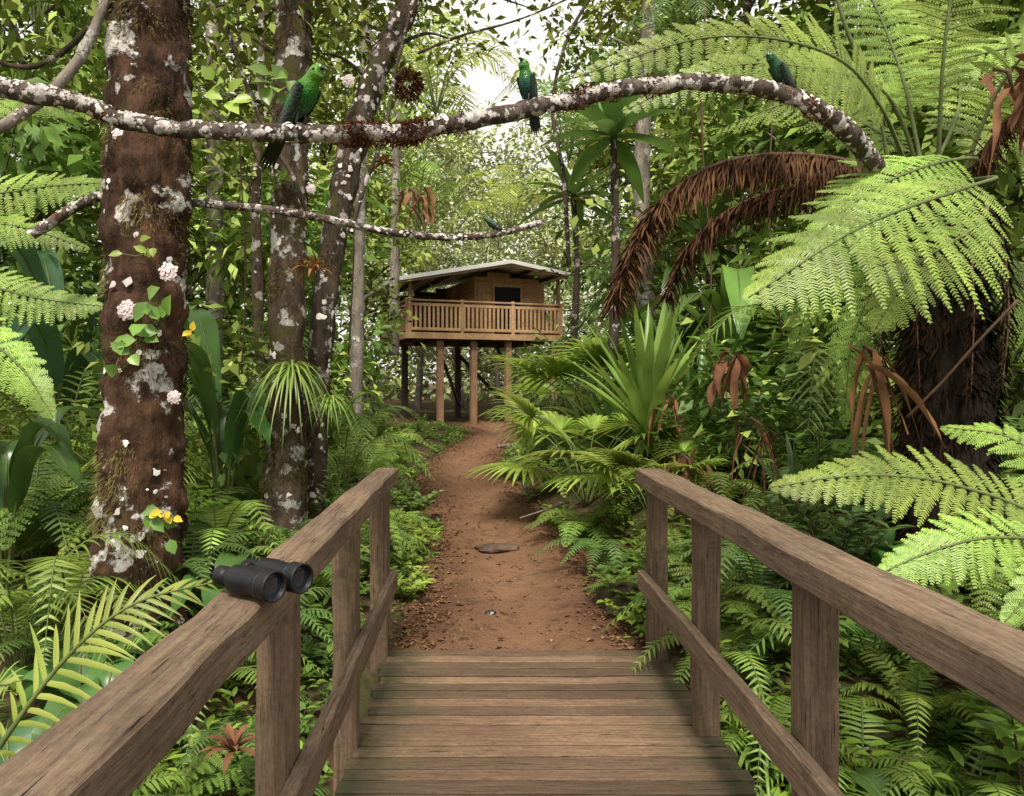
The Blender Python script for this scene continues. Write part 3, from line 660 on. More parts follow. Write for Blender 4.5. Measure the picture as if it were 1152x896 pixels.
def T_fan(m,n=8,r=.5):
    out=[]
    for i in range(n):
        mb=MB(); a=2*PI*i/n+R.uniform(-.3,.3); h=R.uniform(.35,.95); q=V((math.cos(a)*.55,math.sin(a)*.55,h)); P=curve([(0,0,0),q*.5+V((0,0,.15)),q],10); tube(mb,P,lambda t:.009-.003*t,5,1)
        T=(P[-1]-P[-2]).normalized(); s=T.cross(UP).normalized(); u=s.cross(T)
        for k in range(26):
            b=(k/25-.5)*4.0; d=(T*math.cos(b)+s*math.sin(b)+u*.12).normalized(); strap(mb,q,d,r*R.uniform(.9,1.05)*(1-.1*abs(b)/2),.05,.22,6,.35,0,'lance')
        out.append(('leaf',mb.mesh('leaf',[m,stem_m])))
    return out
def T_rosette(m,n=18,L=.8,w=.16,h=2.0,bm=None):
    tr=MB(); tube(tr,curve([(0,0,0),(.05,0,h*.5),(0,0,h)],14),lambda t:.05-.02*t,8,0,.15,6); mb=MB()
    for i in range(n):
        a=i*2.4; el=-.25+1.4*i/n; d=V((math.cos(a)*math.cos(el),math.sin(a)*math.cos(el),math.sin(el))); strap(mb,V((0,0,h-.1+.1*i/n)),d,L*R.uniform(.8,1.1),w,.18,8,.25,0,'lance')
    return [('trunk',tr.mesh('trunk',[bm or bark_dark])),('crown',mb.mesh('crown',[m]))]
def T_tree(m,bm,h=9,r=.13,cz=.35,spread=2.2,cn=95,ls=.17,cr=.75,limbs=11):
    tr,lf=MB(),MB(); wob=[V((R.gauss(0,.03)*h*(i>0),R.gauss(0,.03)*h*(i>0),h*i/4*.92)) for i in range(5)]; P=curve(wob,30); tube(tr,P,lambda t:r*(1.15-t*.95),9,0,.12,4)
    ends=[]
    for i in range(limbs):
        t=cz+(1-cz)*(i+.3)/limbs; b=P[min(30,int(t*30))]; a=i*2.4+R.uniform(-.4,.4); l=spread*R.uniform(.55,1.1)*(1.15-.6*(t-cz)/(1-cz))
        e=b+V((math.cos(a)*l,math.sin(a)*l,l*R.uniform(.0,.5))); c=curve([b,b.lerp(e,.5)+V((0,0,R.uniform(-.05,.2))),e],8); tube(tr,c,lambda q:r*.38*(1-.75*q)*(1.2-t*.6),6)
        ends+=[e,b.lerp(e,.6)+V((R.gauss(0,.3),R.gauss(0,.3),R.gauss(.1,.2)))]
        e2=c[5]+V((R.gauss(0,.6),R.gauss(0,.6),R.uniform(0,.6))); tube(tr,[c[4],(c[4]+e2)/2,e2],[r*.18,r*.12,r*.05],5); ends.append(e2)
    ends.append(P[-1]+V((0,0,.2)))
    for e in ends: cluster(lf,e,cr*R.uniform(.7,1.25),cn,ls)
    return [('trunk',tr.mesh('trunk',[bm])),('crown',lf.mesh('crown',[m]))]
K={}
K['fern_l']=T_fern(fern_light,10,.85,0,.17,.5,26,.2,.03)
K['fern_b']=T_fern(fern_mid,11,1.0,10,.24,.5,20,.2)
K['fern_m']=T_fern(fern_mid,11,.8,0,.15,.45,26,.2,.027)
K['fern_d']=T_fern(fern_dark,11,.95,0,.17,.5,26,.25,.03)
K['fern_lb']=T_fern(fern_light,9,1.1,11,.28,.55,20,.2)
K['palm']=T_palm(fern_mid,10,1.5,.38,.7)
K['palm_l']=T_palm(palm_lime,11,1.9,.45,.55,.035)
K['palm_d']=T_palm(fern_dark,10,1.7,.42,.8)
K['banana']=T_banana(banana_m,8,1.5,.21,.95,.45)
K['banana_l']=T_banana(shrub_m,7,1.5,.20,.95,.5)
K['banana_b']=T_banana(blue_m,8,1.5,.18,.95,.5)
K['broad']=T_banana(banana_m,9,.8,.22,.6,.7)
K['broad_b']=T_banana(blue_m,7,.8,.28,.55,.75)
K['sword']=T_sword(sword_m,40,1.3,.10,.1,.7)
K['strap']=T_sword(banana_m,26,1.5,.13,.22,.75)
K['sword_d']=T_sword(dark_m,22,.9,.06,.25,.2)
K['grass']=T_grass(fern_mid,80,.9,.022)
K['shrub']=T_shrub(shrub_m)
K['shrub_l']=T_shrub(lime_m,9,.6,.12,.06,11,.4)
K['shrub_d']=T_shrub(dark_m,11,1.1,.16,.075,14,.6)
K['herb']=T_shrub(shrub_m,9,.32,.1,.065,6,.28)
K['herb_l']=T_shrub(lime_m,8,.28,.09,.06,6,.26)
K['fan']=T_fan(fern_light,11,.6)
K['rosette']=T_rosette(banana_m)
K['u1']=T_tree(crown_dark,bark_dark,5.0,.07,.12,1.3,70,.18,.55,12)
K['u2']=T_tree(crown_mid,bark_lich,5.5,.07,.15,1.4,60,.2,.55,12)
K['u3']=T_tree(shrub_m,bark_dark,4.2,.06,.1,1.2,50,.25,.5,11)
K['t1']=T_tree(crown_dark,bark_dark,13,.17,.25,2.6,85,.27,.85,13)
K['t2']=T_tree(crown_mid,bark_lich,14,.16,.3,2.6,85,.26,.8,13)
K['t3']=T_tree(crown_pale_haze,bark_pale,13,.15,.12,2.6,100,.26,.9,15)
def put(kind,name,label,cat,x,y,rz=None,sc=1.,z=None,group=None,tilt=None):
    rz=R.random()*6.28 if rz is None else rz; parts=K[kind]; loc=V((x,y,g(x,y)-.03 if z is None else z))
    t=thing(name,label,cat,loc,rz,sc,group)
    if tilt: t.rotation_euler=(tilt[0],tilt[1],rz)
    for pn,me in parts:
        o=bpy.data.objects.new(pn,me); COL.objects.link(o); o.parent=t
    return t
def putp(kind,name,label,cat,px,d,sc=1.,rz=None,dz=None,py=None,group=None,tilt=None):
    x=(px-HX)/F*d
    return put(kind,name,label,cat,x,d,rz,sc,None if py is None else CH-(py-HY)/F*d,group,tilt)

# left side
putp('fern_l','fern','light green fern arching over the foot of the lichen-patched trunk','fern',245,5.3,.95)
putp('fern_l','fern','light green fern close behind the left railing, between two rail posts','fern',345,4.9,.85)
putp('fern_l','fern','pale fern at the left foot of the thick mossy trunk','fern',75,4.3,1.05)
putp('fern_b','fern','feathery green fern at the far left, under the long banana leaves','fern',35,5.2,1.1)
putp('fern_lb','fern','light feathery fern left of the mossy trunk at mid height','fern',60,5.9,1.4)
putp('fern_m','fern','mid green fern between the mossy trunk and the tall strap leaves','fern',215,5.6,1.1)
putp('palm','palm','green feathery palm left of the mossy trunk, above the ferns','palm',70,6.8,1.15)
putp('palm','palm','low cycad-like plant with spreading fronds at the left edge','palm',20,4.0,.6)
putp('banana','banana_plant','tall narrow-leaved banana-like plant right of the mossy trunk','leafy plant',252,6.1,1.1)
putp('banana','banana_plant','banana-like plant with long leaves crowding the left edge, half cut off','leafy plant',5,4.6,1.0)
putp('banana_b','banana_plant','blue-green long-leaved plant rising left of the mossy trunk','leafy plant',70,7.4,1.6)
putp('sword','sword_plant','upright strap-leaved clump behind the lichen-patched trunk','sword plant',285,6.9,.95)
putp('broad_b','leafy_plant','low plant with big grey-green heart-shaped leaves at the lower left edge','leafy plant',10,3.1,1.1)
putp('broad','leafy_plant','broad glossy plant beneath the left railing beside the mossy trunk foot','leafy plant',115,3.5,.9)
putp('palm','palm','cycad-like plant with feathery fronds left of the path, beside the leaning trunk','palm',385,8.2,.8)
putp('fern_lb','fern','yellow-green fern along the left path edge halfway to the cabin','fern',410,9.3,.75)
putp('fern_b','fern','dense fern just beyond the far left rail post','fern',405,6.2,.75)
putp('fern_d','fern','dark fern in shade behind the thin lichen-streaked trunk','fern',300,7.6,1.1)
putp('shrub','shrub','leafy shrub between the left rail and the path mouth','shrub',420,5.6,.62)
putp('herb_l','herb','bright green herb at the path mouth by the far left post','herb',455,5.4,.9)
putp('herb_l','herb','bright herb on the left path edge just past the bridge end','herb',463,6.6,.95)
putp('herb','herb','low broadleaf herb on the left path edge, halfway to the cabin','herb',462,7.9,1.0)
putp('fern_m','fern','small fern leaning onto the path from its left edge, past the bridge end','fern',450,7.2,.6)
putp('shrub_l','shrub','lime-green bush on the left path edge near the cabin posts','shrub',450,12.5,.9)
putp('shrub_l','shrub','lime-green bush below the cabin veranda on the left','shrub',425,15.5,1.0)
putp('fern_l','fern','pale fern under the left edge of the cabin veranda','fern',415,13.5,1.1)
putp('fern_lb','fern','pale feathery fern left of the lime bush by the path','fern',425,11.2,.9)
putp('grass','grass_tuft','drooping grassy tuft left of the path at the leaning trunk','grass',370,6.9,.85)
putp('fern_d','fern','dark fern right beside the left railing near its middle post','fern',290,4.1,.75)
putp('shrub','shrub','green leafy bush under the left railing near the camera','shrub',310,3.15,.6)
putp('herb_l','herb','pale variegated herb at the bottom left below the railing','herb',255,2.75,1.1)
putp('fern_m','fern','fern at the lower left behind the yellow-green palm frond','fern',95,3.1,.8)
putp('palm_d','palm','dark feathery palm between mossy trunk and lichen-patched trunk','palm',270,8.6,1.0)
putp('banana_l','banana_plant','pale banana-like plant behind the leaning trunk','leafy plant',372,9.5,.95)
# right side
putp('sword','sword_plant','spiky plant with long upright sword leaves right of the path','sword plant',728,7.3,1.12,None,None,498)
putp('strap','strap_plant','dark strap-leaved clump left of the spiky sword plant','sword plant',690,9.2,.9)
putp('strap','strap_plant','tall dark strap-leaved clump right of the spiky sword plant','sword plant',790,7.8,1.1)
putp('fan','fan_palm','fan palm with pale pleated leaves right of the path, left of the sword leaves','fan palm',660,8.0,1.2)
putp('fan','fan_palm','low drooping fan palm at the foot of the sword-leaved plant','fan palm',735,6.5,.75)
putp('fan','fan_palm','tall pale fan palm behind the strap-leaved clump, right of the path','fan palm',668,10.4,1.6)
putp('shrub_l','shrub','tall lime-green bush behind the pale fan palm','shrub',715,9.8,1.9)
putp('shrub','shrub','tall leafy bush right of the rusty dead leaves','shrub',850,7.2,1.6)
putp('fern_b','fern','blue-green fern at the right path edge, below the pale fan palm','fern',655,7.0,.75)
putp('fern_d','fern','dark fern spilling over the bank at the right path edge','fern',680,6.0,.7)
putp('fern_m','fern','fern hanging from the right bank onto the path mouth','fern',705,5.4,.55)
putp('fern_lb','fern','light feathery fern at the right path edge, past the fan palm','fern',622,9.3,.75)
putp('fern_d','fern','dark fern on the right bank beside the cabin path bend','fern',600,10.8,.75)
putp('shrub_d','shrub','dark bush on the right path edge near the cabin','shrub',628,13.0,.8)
putp('fern_l','fern','pale fern on the right path edge near the cabin','fern',596,13.2,.7)
putp('shrub_l','shrub','lime-green bush right of the cabin posts','shrub',645,16.0,1.0)
putp('banana','banana_plant','long-leaved banana-like plant behind the sword-leaved plant','leafy plant',748,9.6,1.35)
putp('banana_l','banana_plant','pale banana-like plant standing right of the slender pale trunk','leafy plant',825,9.0,1.75)
putp('palm','palm','feathery palm with upright fronds immediately right of the cabin','palm',695,12.5,1.35)
putp('palm_d','palm','dark feathery palm behind the rosette tree','palm',775,12.0,1.6)
putp('palm','palm','green feathery palm behind the shaggy tree fern trunk','palm',930,7.5,1.3)
putp('palm_l','palm','yellow-green palm between the rosette tree and the dead frond','palm',770,10.5,.75)
putp('shrub','shrub','leafy bush at the right far rail post','shrub',765,4.9,.7)
putp('herb','herb','small herb at the right side of the path mouth','herb',720,5.0,1.1)
putp('herb_l','herb','bright small herb against the bank at the right far post','herb',728,4.75,1.0)
putp('grass','grass_tuft','long strap-leaved tuft just outside the right railing','grass',855,3.6,.95)
putp('sword_d','sword_plant','dark strappy plant in the shade below the tree fern','sword plant',900,5.2,1.0)
putp('fern_m','fern','fern below the right railing near its nearest post','fern',1010,3.2,.75)
putp('fern_b','fern','feathery fern under the right rail at the bottom right corner','fern',1090,2.75,.65)
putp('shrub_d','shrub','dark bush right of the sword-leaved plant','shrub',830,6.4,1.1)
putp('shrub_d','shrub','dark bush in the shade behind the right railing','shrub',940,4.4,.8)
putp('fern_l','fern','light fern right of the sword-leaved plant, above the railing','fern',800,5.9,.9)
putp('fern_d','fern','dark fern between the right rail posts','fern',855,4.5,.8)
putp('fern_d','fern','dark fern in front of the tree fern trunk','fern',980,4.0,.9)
putp('herb_l','herb','bright leafy herb low outside the right railing','herb',985,3.3,1.3)
putp('herb_l','herb','bright leafy herb in the bottom right corner','herb',1120,2.6,1.2)
putp('shrub','shrub','shrub with glossy lime leaves at the right edge, above the railing','shrub',1150,3.3,1.35)
putp('rosette','rosette_tree','rosette of broad lance leaves on a thin stem right of the cabin','small tree',690,8.6,1.35,1.0,None,405)
putp('rosette','rosette_tree','smaller rosette of lance leaves just above the cabin roof, right of the middle bird','small tree',645,12,1.3,.4,None,395)
putp('rosette','rosette_tree','second rosette of lance leaves behind the brown dead frond','small tree',800,10.5,1.4,2.0)
putp('palm_l','palm','yellow-green palm crown high above the leaning trunk','palm',490,13.5,1.1,None,None,130)
putp('palm','palm','green palm crown high above the cabin, right of the middle bird','palm',640,15,1.2,None,None,180)
putp('palm_l','palm','pale palm crown right above the cabin roof','palm',575,25,1.5,None,None,262)
putp('palm','palm','green palm crown between the pale trunk and the cabin roof','palm',470,25,1.7,None,None,265)
putp('palm_d','palm','dark palm crown in the top left corner','palm',40,7.5,1.0,None,None,40)
putp('palm_d','palm','dark palm crown hanging right of the pale trunk','palm',770,9.0,.8,None,None,130)

# lower-left palm frond plant
o=thing('palm','young yellow-green palm with arching fronds at the lower left corner','palm',pt(-70,960,1.75))
org=o.location.copy()
for ctrl,L in ((pts3((-70,960,1.75),(0,840,1.8),(75,740,1.85),(150,680,1.9),(240,655,2.0)),.18),(pts3((-70,960,1.75),(-40,850,1.7),(-10,780,1.6),(10,770,1.5)),.14)):
    mb=MB(); frond(mb,ctrl,L,23,0,.019,.75,.3,V((.15,-.75,.65)).normalized(),.14,0,1,.008,.35,.5,.6,.12,.2); mb.build('frond',[palm_lime,stem_m],o,org)
def bromeliad(label,p,r,m,n=18,w=.045,droop=.25,name='bromeliad',lo=.1,cat='bromeliad'):
    mb=MB()
    for i in range(n):
        a=i*2.4; el=lo+1.2*i/n; d=V((math.cos(a)*math.cos(el),math.sin(a)*math.cos(el),math.sin(el))); strap(mb,p,d,r*R.uniform(.75,1.1),w,droop,6,.4,0,'lance')
    return tag(mb.build(name,m,None,p),label,cat)
def dry(label,p,L,n,w):
    mb=MB()
    for i in range(n):
        d=V((R.gauss(0,.45),R.gauss(-.1,.3),-R.uniform(.2,1))).normalized(); strap(mb,p+V((R.gauss(0,.06),R.gauss(0,.05),R.gauss(0,.04))),d,L*R.uniform(.5,1.15),w*R.uniform(.5,1.2),R.uniform(.1,.7),12,R.uniform(.2,1.3),0,'lance',None,R.uniform(.1,.3))
    tube(mb,[p+V((-.05,.05,.06)),p+V((0,0,.02)),p+V((.02,0,-.1))],[.01,.014,.006],6,1)
    return tag(mb.build('dry_leaves',[rust_m,brown_stem],None,p),label,'dry leaves')
bromeliad('small red-brown bromeliad below the left railing near the bottom of the picture',pt(262,845,3.0),.17,rust_m,18,.03)
bromeliad('orange bromeliad growing on the lichen-patched trunk',pt(352,305,5.75),.26,brom_m,30,.028,.35)
bromeliad('small grey-green bromeliad higher on the lichen-patched trunk',pt(318,205,5.75),.2,shrub_m,24,.022,.3)
bromeliad('spiky green air plant tufted low on the lichen-patched trunk',pt(328,415,5.7),.42,sword_m,80,.018,.7,'air_plant',-.4,'air plant')
bromeliad('small spiky tuft on the dark leaning trunk',pt(372,450,6.2),.3,fern_mid,50,.014,.7,'air_plant',-.3,'air plant')
dry('brown dried leaves hanging on the low thin branch',pt(468,220,4.95),.15,18,.04)
bromeliad('small rusty bromeliad at the top of the thin pale trunk',pt(432,185,5.4),.14,rust_m,16,.03,.3)
dry('dried brown tuft hanging beside the cabin railing',pt(642,385,13),.38,34,.06)
dry('rusty dead leaves drooping right of the sword-leaved plant',pt(826,405,6.1),.42,9,.09)
dry('brown dead leaves hanging at the top right among the fronds',pt(1135,85,4.0),.3,9,.05)
dry('thin orange-brown dead strands above the right far rail post',pt(855,480,5.2),.4,14,.02)
dry('orange-brown dead leaves caught at the base of the sword-leaved plant',pt(757,450,6.9),.36,8,.055)
dry('orange-brown dead leaves low on the right bank, beside the drooping fan palm',pt(775,520,5.9),.3,9,.05)
dry('tan dead leaves hanging beside the tree fern trunk',pt(985,400,4.2),.4,10,.045)
mb=MB(); c=pt(458,95,6.3)
for k in range(700):
    d=V((R.gauss(0,1),R.gauss(0,1),R.gauss(0,1))).normalized(); leafq(mb,c+d*R.uniform(.05,.12),d,V((R.gauss(0,1),R.gauss(0,1),1)).normalized(),.05,.02)
tag(mb.build('moss_ball',dead_m,None,c),'round brown ball of moss hanging on the dark leaning trunk','moss ball')
def flower(label,p,r,m=pink_m,n=34):
    mb=MB()
    for k in range(n):
        rad=r*.85*math.sqrt((k+.5)/n)*R.uniform(.85,1.1); a=k*2.4; c=p+V((math.cos(a)*rad,-r*.35*(1-(rad/r)**2)+R.gauss(0,r*.04),math.sin(a)*rad)); d=V((math.cos(a)*rad/r*.6+R.gauss(0,.12),-1,math.sin(a)*rad/r*.6+R.gauss(0,.12)+.15)).normalized()
        for q in range(5):
            b=q*2*PI/5+k; e=d.cross(V((.1,.2,1))).normalized(); f=e.cross(d); leafe(mb,c,(e*math.cos(b)+f*math.sin(b)+d*.12).normalized(),d,r*.2,r*.19,0,-.03,.06)
    return tag(mb.build('flower_cluster',m,None,p,False),label,'flower')
flower('round pale pink flower cluster on the right side of the mossy trunk',pt(190,306,4.22),.062)
flower('round pale pink flower cluster on the left side of the mossy trunk',pt(144,349,4.22),.068)
flower('small pale pink flower cluster low on the right of the mossy trunk',pt(196,447,4.23),.045)
flower('small pink blossom high on the mossy trunk, under the bird branch',pt(133,151,4.27),.04)
flower('small pink blossom on the lichen-patched trunk below the big bird',pt(350,213,5.75),.045)
flower('small pink blossom near the leaning trunk, right of the big bird',pt(392,91,6.2),.06)
def epiphyte(label,p,n,r,m,l):
    mb=MB()
    for k in range(n):
        q=p+V((R.gauss(0,r),R.uniform(-.03,.02),R.gauss(0,r))); d=V((R.gauss(0,1),-.5,R.gauss(-.2,.8))).normalized(); leafe(mb,q,d,V((0,-1,.5)).normalized(),l*R.uniform(.7,1.2),l*.72)
        tube(mb,[p+V((0,.03,0)),(p+q)/2+V((0,.03,-.01)),q],[.003,.003,.002],4,1)
    return tag(mb.build('climbing_plant',[m,stem_m],None,p),label,'climbing plant')
epiphyte('round-leaved green climber on the mossy trunk below the pink flower clusters',pt(172,362,4.2),9,.075,shrub_m,.13)
epiphyte('small climber with green leaves beneath the left pink flower cluster',pt(150,395,4.2),6,.05,shrub_m,.11)
epiphyte('few small leaves beside the upper pink flower cluster',pt(160,285,4.2),5,.045,lime_m,.07)
epiphyte('leafy climber low on the mossy trunk under the yellow flower',pt(178,592,4.12),7,.05,shrub_m,.10)
epiphyte('yellow flower low on the mossy trunk',pt(186,578,4.08),6,.035,yellow_m,.06)
epiphyte('tiny yellow flower at the right edge of the mossy trunk',pt(217,372,4.4),3,.02,yellow_m,.06)
epiphyte('cluster of broad bright leaves sprouting above the bird branch, left of the big bird',pt(258,106,3.3),8,.08,lime_m,.09)
epiphyte('sprig of green leaves behind the big bird',pt(310,100,4.4),8,.09,shrub_m,.13)

# right tree fern
base=V((pt(1060,300,4.6).x,4.6,0)); base.z=g(base.x,base.y)-.05
tf=thing('tree_fern','large tree fern with dark shaggy trunk and pale green fronds filling the right side','tree fern',base)
Pt=curve([base,base+V((.03,0,1)),base+V((0,0,1.8)),pt(1055,215,4.55)],30)
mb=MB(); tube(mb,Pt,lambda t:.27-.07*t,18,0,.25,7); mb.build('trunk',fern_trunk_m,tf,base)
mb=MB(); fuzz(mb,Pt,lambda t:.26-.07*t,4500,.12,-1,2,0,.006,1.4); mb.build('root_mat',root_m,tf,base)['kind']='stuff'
FU=V((0,-.75,.65)).normalized()
TFR=[
 (pts3((1030,215,4.5),(990,120,4.1),(930,60,3.85),(800,42,3.65),(632,92,3.5)),.30,36,22,.25,V((0,-.95,.3)).normalized(),.22,0),
 (pts3((1040,210,4.6),(1000,110,4.5),(930,80,4.4),(820,75,4.3),(700,125,4.2)),.30,34,20,.3,V((0,-.9,.45)).normalized(),.25,0),
 (pts3((1075,205,4.4),(1120,200,3.8),(1085,212,3.35),(970,255,3.0),(842,335,2.9)),.43,24,34,.32,V((0,-.75,.65)).normalized(),.45,0),
 (pts3((1070,205,4.5),(1100,180,4.1),(1050,185,3.8),(980,215,3.7),(905,275,3.7)),.36,24,28,.3,V((0,-.75,.65)).normalized(),.4,0),
 (pts3((1080,210,4.5),(1110,230,4.1),(1090,260,3.8),(1030,300,3.6),(985,370,3.6)),.32,22,24,.3,V((0,-.75,.65)).normalized(),.4,0),
 (pts3((1040,200,4.5),(1010,70,4.7),(960,-30,4.9),(870,-90,5.2)),.36,32,22,.25,FU,.2,0),
 (pts3((1055,200,4.5),(1062,60,4.3),(1080,-60,4.2),(1110,-170,4.0)),.36,30,22,.25,FU,.2,0),
 (pts3((1080,205,4.45),(1130,90,4.2),(1210,20,3.9),(1320,0,3.7)),.36,30,22,.3,FU,.2,0),
 (pts3((1040,210,4.6),(990,150,5.1),(900,115,5.6),(800,150,6.1)),.34,30,16,.35,FU,.2,0),
 (pts3((1290,20,4.6),(1150,50,4.6),(1030,85,4.8),(930,150,5.0)),.36,32,22,.3,FU,.1,0),
 (pts3((1080,215,4.5),(1120,160,4.6),(1190,170,4.4),(1270,260,4.2)),.34,28,20,.35,FU,.2,0),
 (pts3((1040,210,4.6),(1080,110,5.2),(1060,20,6.0),(960,-10,6.6)),.36,30,16,.35,FU,.2,0),
 (pts3((1060,210,4.7),(990,190,5.2),(920,190,5.6),(850,230,6.0)),.34,30,16,.35,FU,.2,0),
 (pts3((1060,210,4.7),(1000,240,5.1),(930,300,5.4),(890,400,5.5)),.3,28,16,.3,FU,.2,1),
 (pts3((1060,215,4.7),(1000,290,5.0),(960,380,5.1),(950,480,5.1)),.26,28,16,.3,FU,.2,1),
 (pts3((1080,215,4.6),(1130,290,4.7),(1165,370,4.7),(1180,460,4.7)),.28,28,16,.3,FU,.2,1)]
for c,L,npn,m,dr,upv,t0,dk in TFR:
    mb=MB(); frond(mb,c,L,npn,m,.03,.45,dr,upv,t0,0,1,.014,.3,.6,.8); mb.build('frond',[fern_mid if dk else fern_light,stem_m],tf,base)
mb=MB(); shaggy(mb,pts3((1010,215,4.3),(965,185,4.0),(880,174,3.8),(800,188,3.7),(735,238,3.7),(690,342,3.75)),.24,1700,.011,.016,0,1,.3)
o_=mb.build('dead_frond',[dead_m,brown_stem],tf,base); o_['label']='dark brown shaggy dead frond arching down to the left'
mb=MB(); shaggy(mb,pts3((1020,215,4.5),(930,208,4.3),(850,222,4.4),(785,265,4.6),(748,335,4.8)),.22,800,.012,.013,0,1,.3); mb.build('dead_frond',[dead_m,brown_stem],tf,base)
mb=MB(); shaggy(mb,pts3((1085,210,4.4),(1120,150,4.2),(1165,120,4.0),(1220,170,3.9)),.2,400,.012,.012); mb.build('dead_frond',[dead_m,brown_stem],tf,base)
for i,a in enumerate((PI+.1,PI*1.25,PI*1.5,PI*1.75,PI*1.95)):
    q0=pt(1055,232,4.55); c=[q0,q0+V((math.cos(a)*.30,math.sin(a)*.25,-.08)),q0+V((math.cos(a)*.38,math.sin(a)*.33,-.6)),q0+V((math.cos(a)*.34,math.sin(a)*.31,-1.15))]
    mb=MB(); shaggy(mb,c,.16,200,.012,.011); mb.build('dead_frond',[root_m,brown_stem],tf,base)
b0=pt(1265,700,2.7); o=thing('fern','large pale green fern with fronds reaching over the right railing','fern',b0)
for c,L,n,m in ((pts3((1265,700,2.7),(1180,590,2.7),(1070,545,2.7),(970,535,2.7),(868,548,2.7)),.22,28,24),(pts3((1265,700,2.7),(1200,620,2.6),(1120,605,2.5),(1050,620,2.5),(985,648,2.5)),.17,26,20),(pts3((1265,700,2.7),(1230,600,2.9),(1150,500,3.1),(1060,480,3.3)),.2,26,19),(pts3((1265,700,2.7),(1240,640,2.5),(1190,640,2.35),(1130,700,2.3)),.15,24,18)):
    mb=MB(); frond(mb,c,L,n,m,.03,.5,.2,V((0,-.75,.7)).normalized(),.15,0,1,.009,.35,.6,.7); mb.build('frond',[fern_light,stem_m],o,b0)
b0=pt(-140,330,5.2); b0.z=g(b0.x,b0.y); o=thing('tree_fern','tree fern off the left edge sending pale fronds into the picture','tree fern',b0)
top=pt(-140,300,5.2); mb=MB(); tube(mb,curve([b0,(b0+top)/2+V((.03,0,0)),top],16),lambda t:.16-.04*t,12,0,.25,7); mb.build('trunk',fern_trunk_m,o,b0)
for c,L in ((pts3((-140,300,5.2),(-60,235,5.1),(40,212,5.0),(128,205,5.0)),.32),(pts3((-140,300,5.2),(-60,310,5.0),(40,335,4.9),(118,345,4.9)),.26),(pts3((-140,300,5.2),(-80,160,5.6),(10,110,6),(90,130,6.2)),.3),(pts3((-140,300,5.2),(-60,350,4.7),(20,410,4.4),(60,470,4.3)),.22),(pts3((-140,300,5.2),(-70,250,5.6),(20,255,5.9),(100,280,6.0)),.26)):
    mb=MB(); frond(mb,c,L,28,17,.03,.45,.25,V((0,-.85,.5)).normalized(),.15,0,1,.011,.35,.6,.8); mb.build('frond',[fern_light,stem_m],o,b0)

# ------------------------------------------------------------------ understory & background trees
ORD=['nearest','second nearest','third nearest','fourth nearest','fifth nearest','sixth nearest','seventh nearest','eighth nearest','ninth nearest','tenth nearest','eleventh nearest','twelfth nearest','thirteenth nearest','fourteenth nearest','fifteenth nearest','sixteenth nearest','seventeenth nearest','eighteenth nearest','nineteenth nearest','twentieth nearest']
LR=['leftmost']+[a.split()[0]+' from the left' for a in ORD[1:]]
U=[('u1',-20,8.5,1),('u3',70,9.5,1.1),('u2',175,10,1.05),('u2',250,12,1.1),('u3',330,12.5,1.05),('u2',385,14.5,1.0),('u3',735,14,1.0),('u2',785,14.5,1.1),('u2',840,11,1.1),('u3',905,9.5,1.1),('u1',985,9,1.15),('u2',1065,8.5,1.1),('u1',1150,8,1.1),('u3',1200,6.8,.9)]
for i,(k,px,d,s) in enumerate(U):
    side='left of the path' if px<540 else 'right of the path'
    j=i if px<540 else i-6
    putp(k,'understory_tree','slim understory tree %s, %s in its row'%(side,LR[j]),'tree',px,d,s,None,None,None,'understory trees behind the ferns')
Tm=[('t1',10,15,.9),('t2',105,17,1),('t1',190,18,1),('t2',285,19,1),('t2',360,22,1),('t2',425,26,.9),('t1',710,21,.95),('t2',765,18,1),('t1',850,16,1),('t2',950,15,.95),('t1',1050,16,1),('t2',1150,15,.95)]
for i,(k,px,d,s) in enumerate(Tm): putp(k,'tree','tall forest tree in the middle row, %s'%LR[i],'tree',px,d,s,None,None,None,'tall trees in the middle row')
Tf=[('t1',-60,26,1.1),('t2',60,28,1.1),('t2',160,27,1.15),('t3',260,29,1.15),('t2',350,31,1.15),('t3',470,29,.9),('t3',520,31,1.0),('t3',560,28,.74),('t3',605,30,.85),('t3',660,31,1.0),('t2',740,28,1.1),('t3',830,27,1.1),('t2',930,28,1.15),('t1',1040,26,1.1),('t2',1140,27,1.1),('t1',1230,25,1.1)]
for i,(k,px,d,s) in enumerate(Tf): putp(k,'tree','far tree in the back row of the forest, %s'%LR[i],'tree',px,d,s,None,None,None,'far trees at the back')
cnt={}; fill=[]
kinds=[('fern_m','fern','green fern','fern'),('fern_l','fern','pale green fern','fern'),('fern_b','fern','finely cut fern','fern'),('shrub','shrub','green leafy shrub','shrub'),('shrub_l','shrub','lime-green shrub','shrub'),('fern_d','fern','dark green fern','fern'),('broad','leafy_plant','broad-leaved plant','leafy plant'),('grass','grass_tuft','grassy tuft','grass'),('palm','palm','feathery palm','palm'),('fern_lb','fern','pale feathery fern','fern'),('palm_l','palm','yellow-green palm','palm')]
Q=random.Random(5)
tries=0; placed=[]
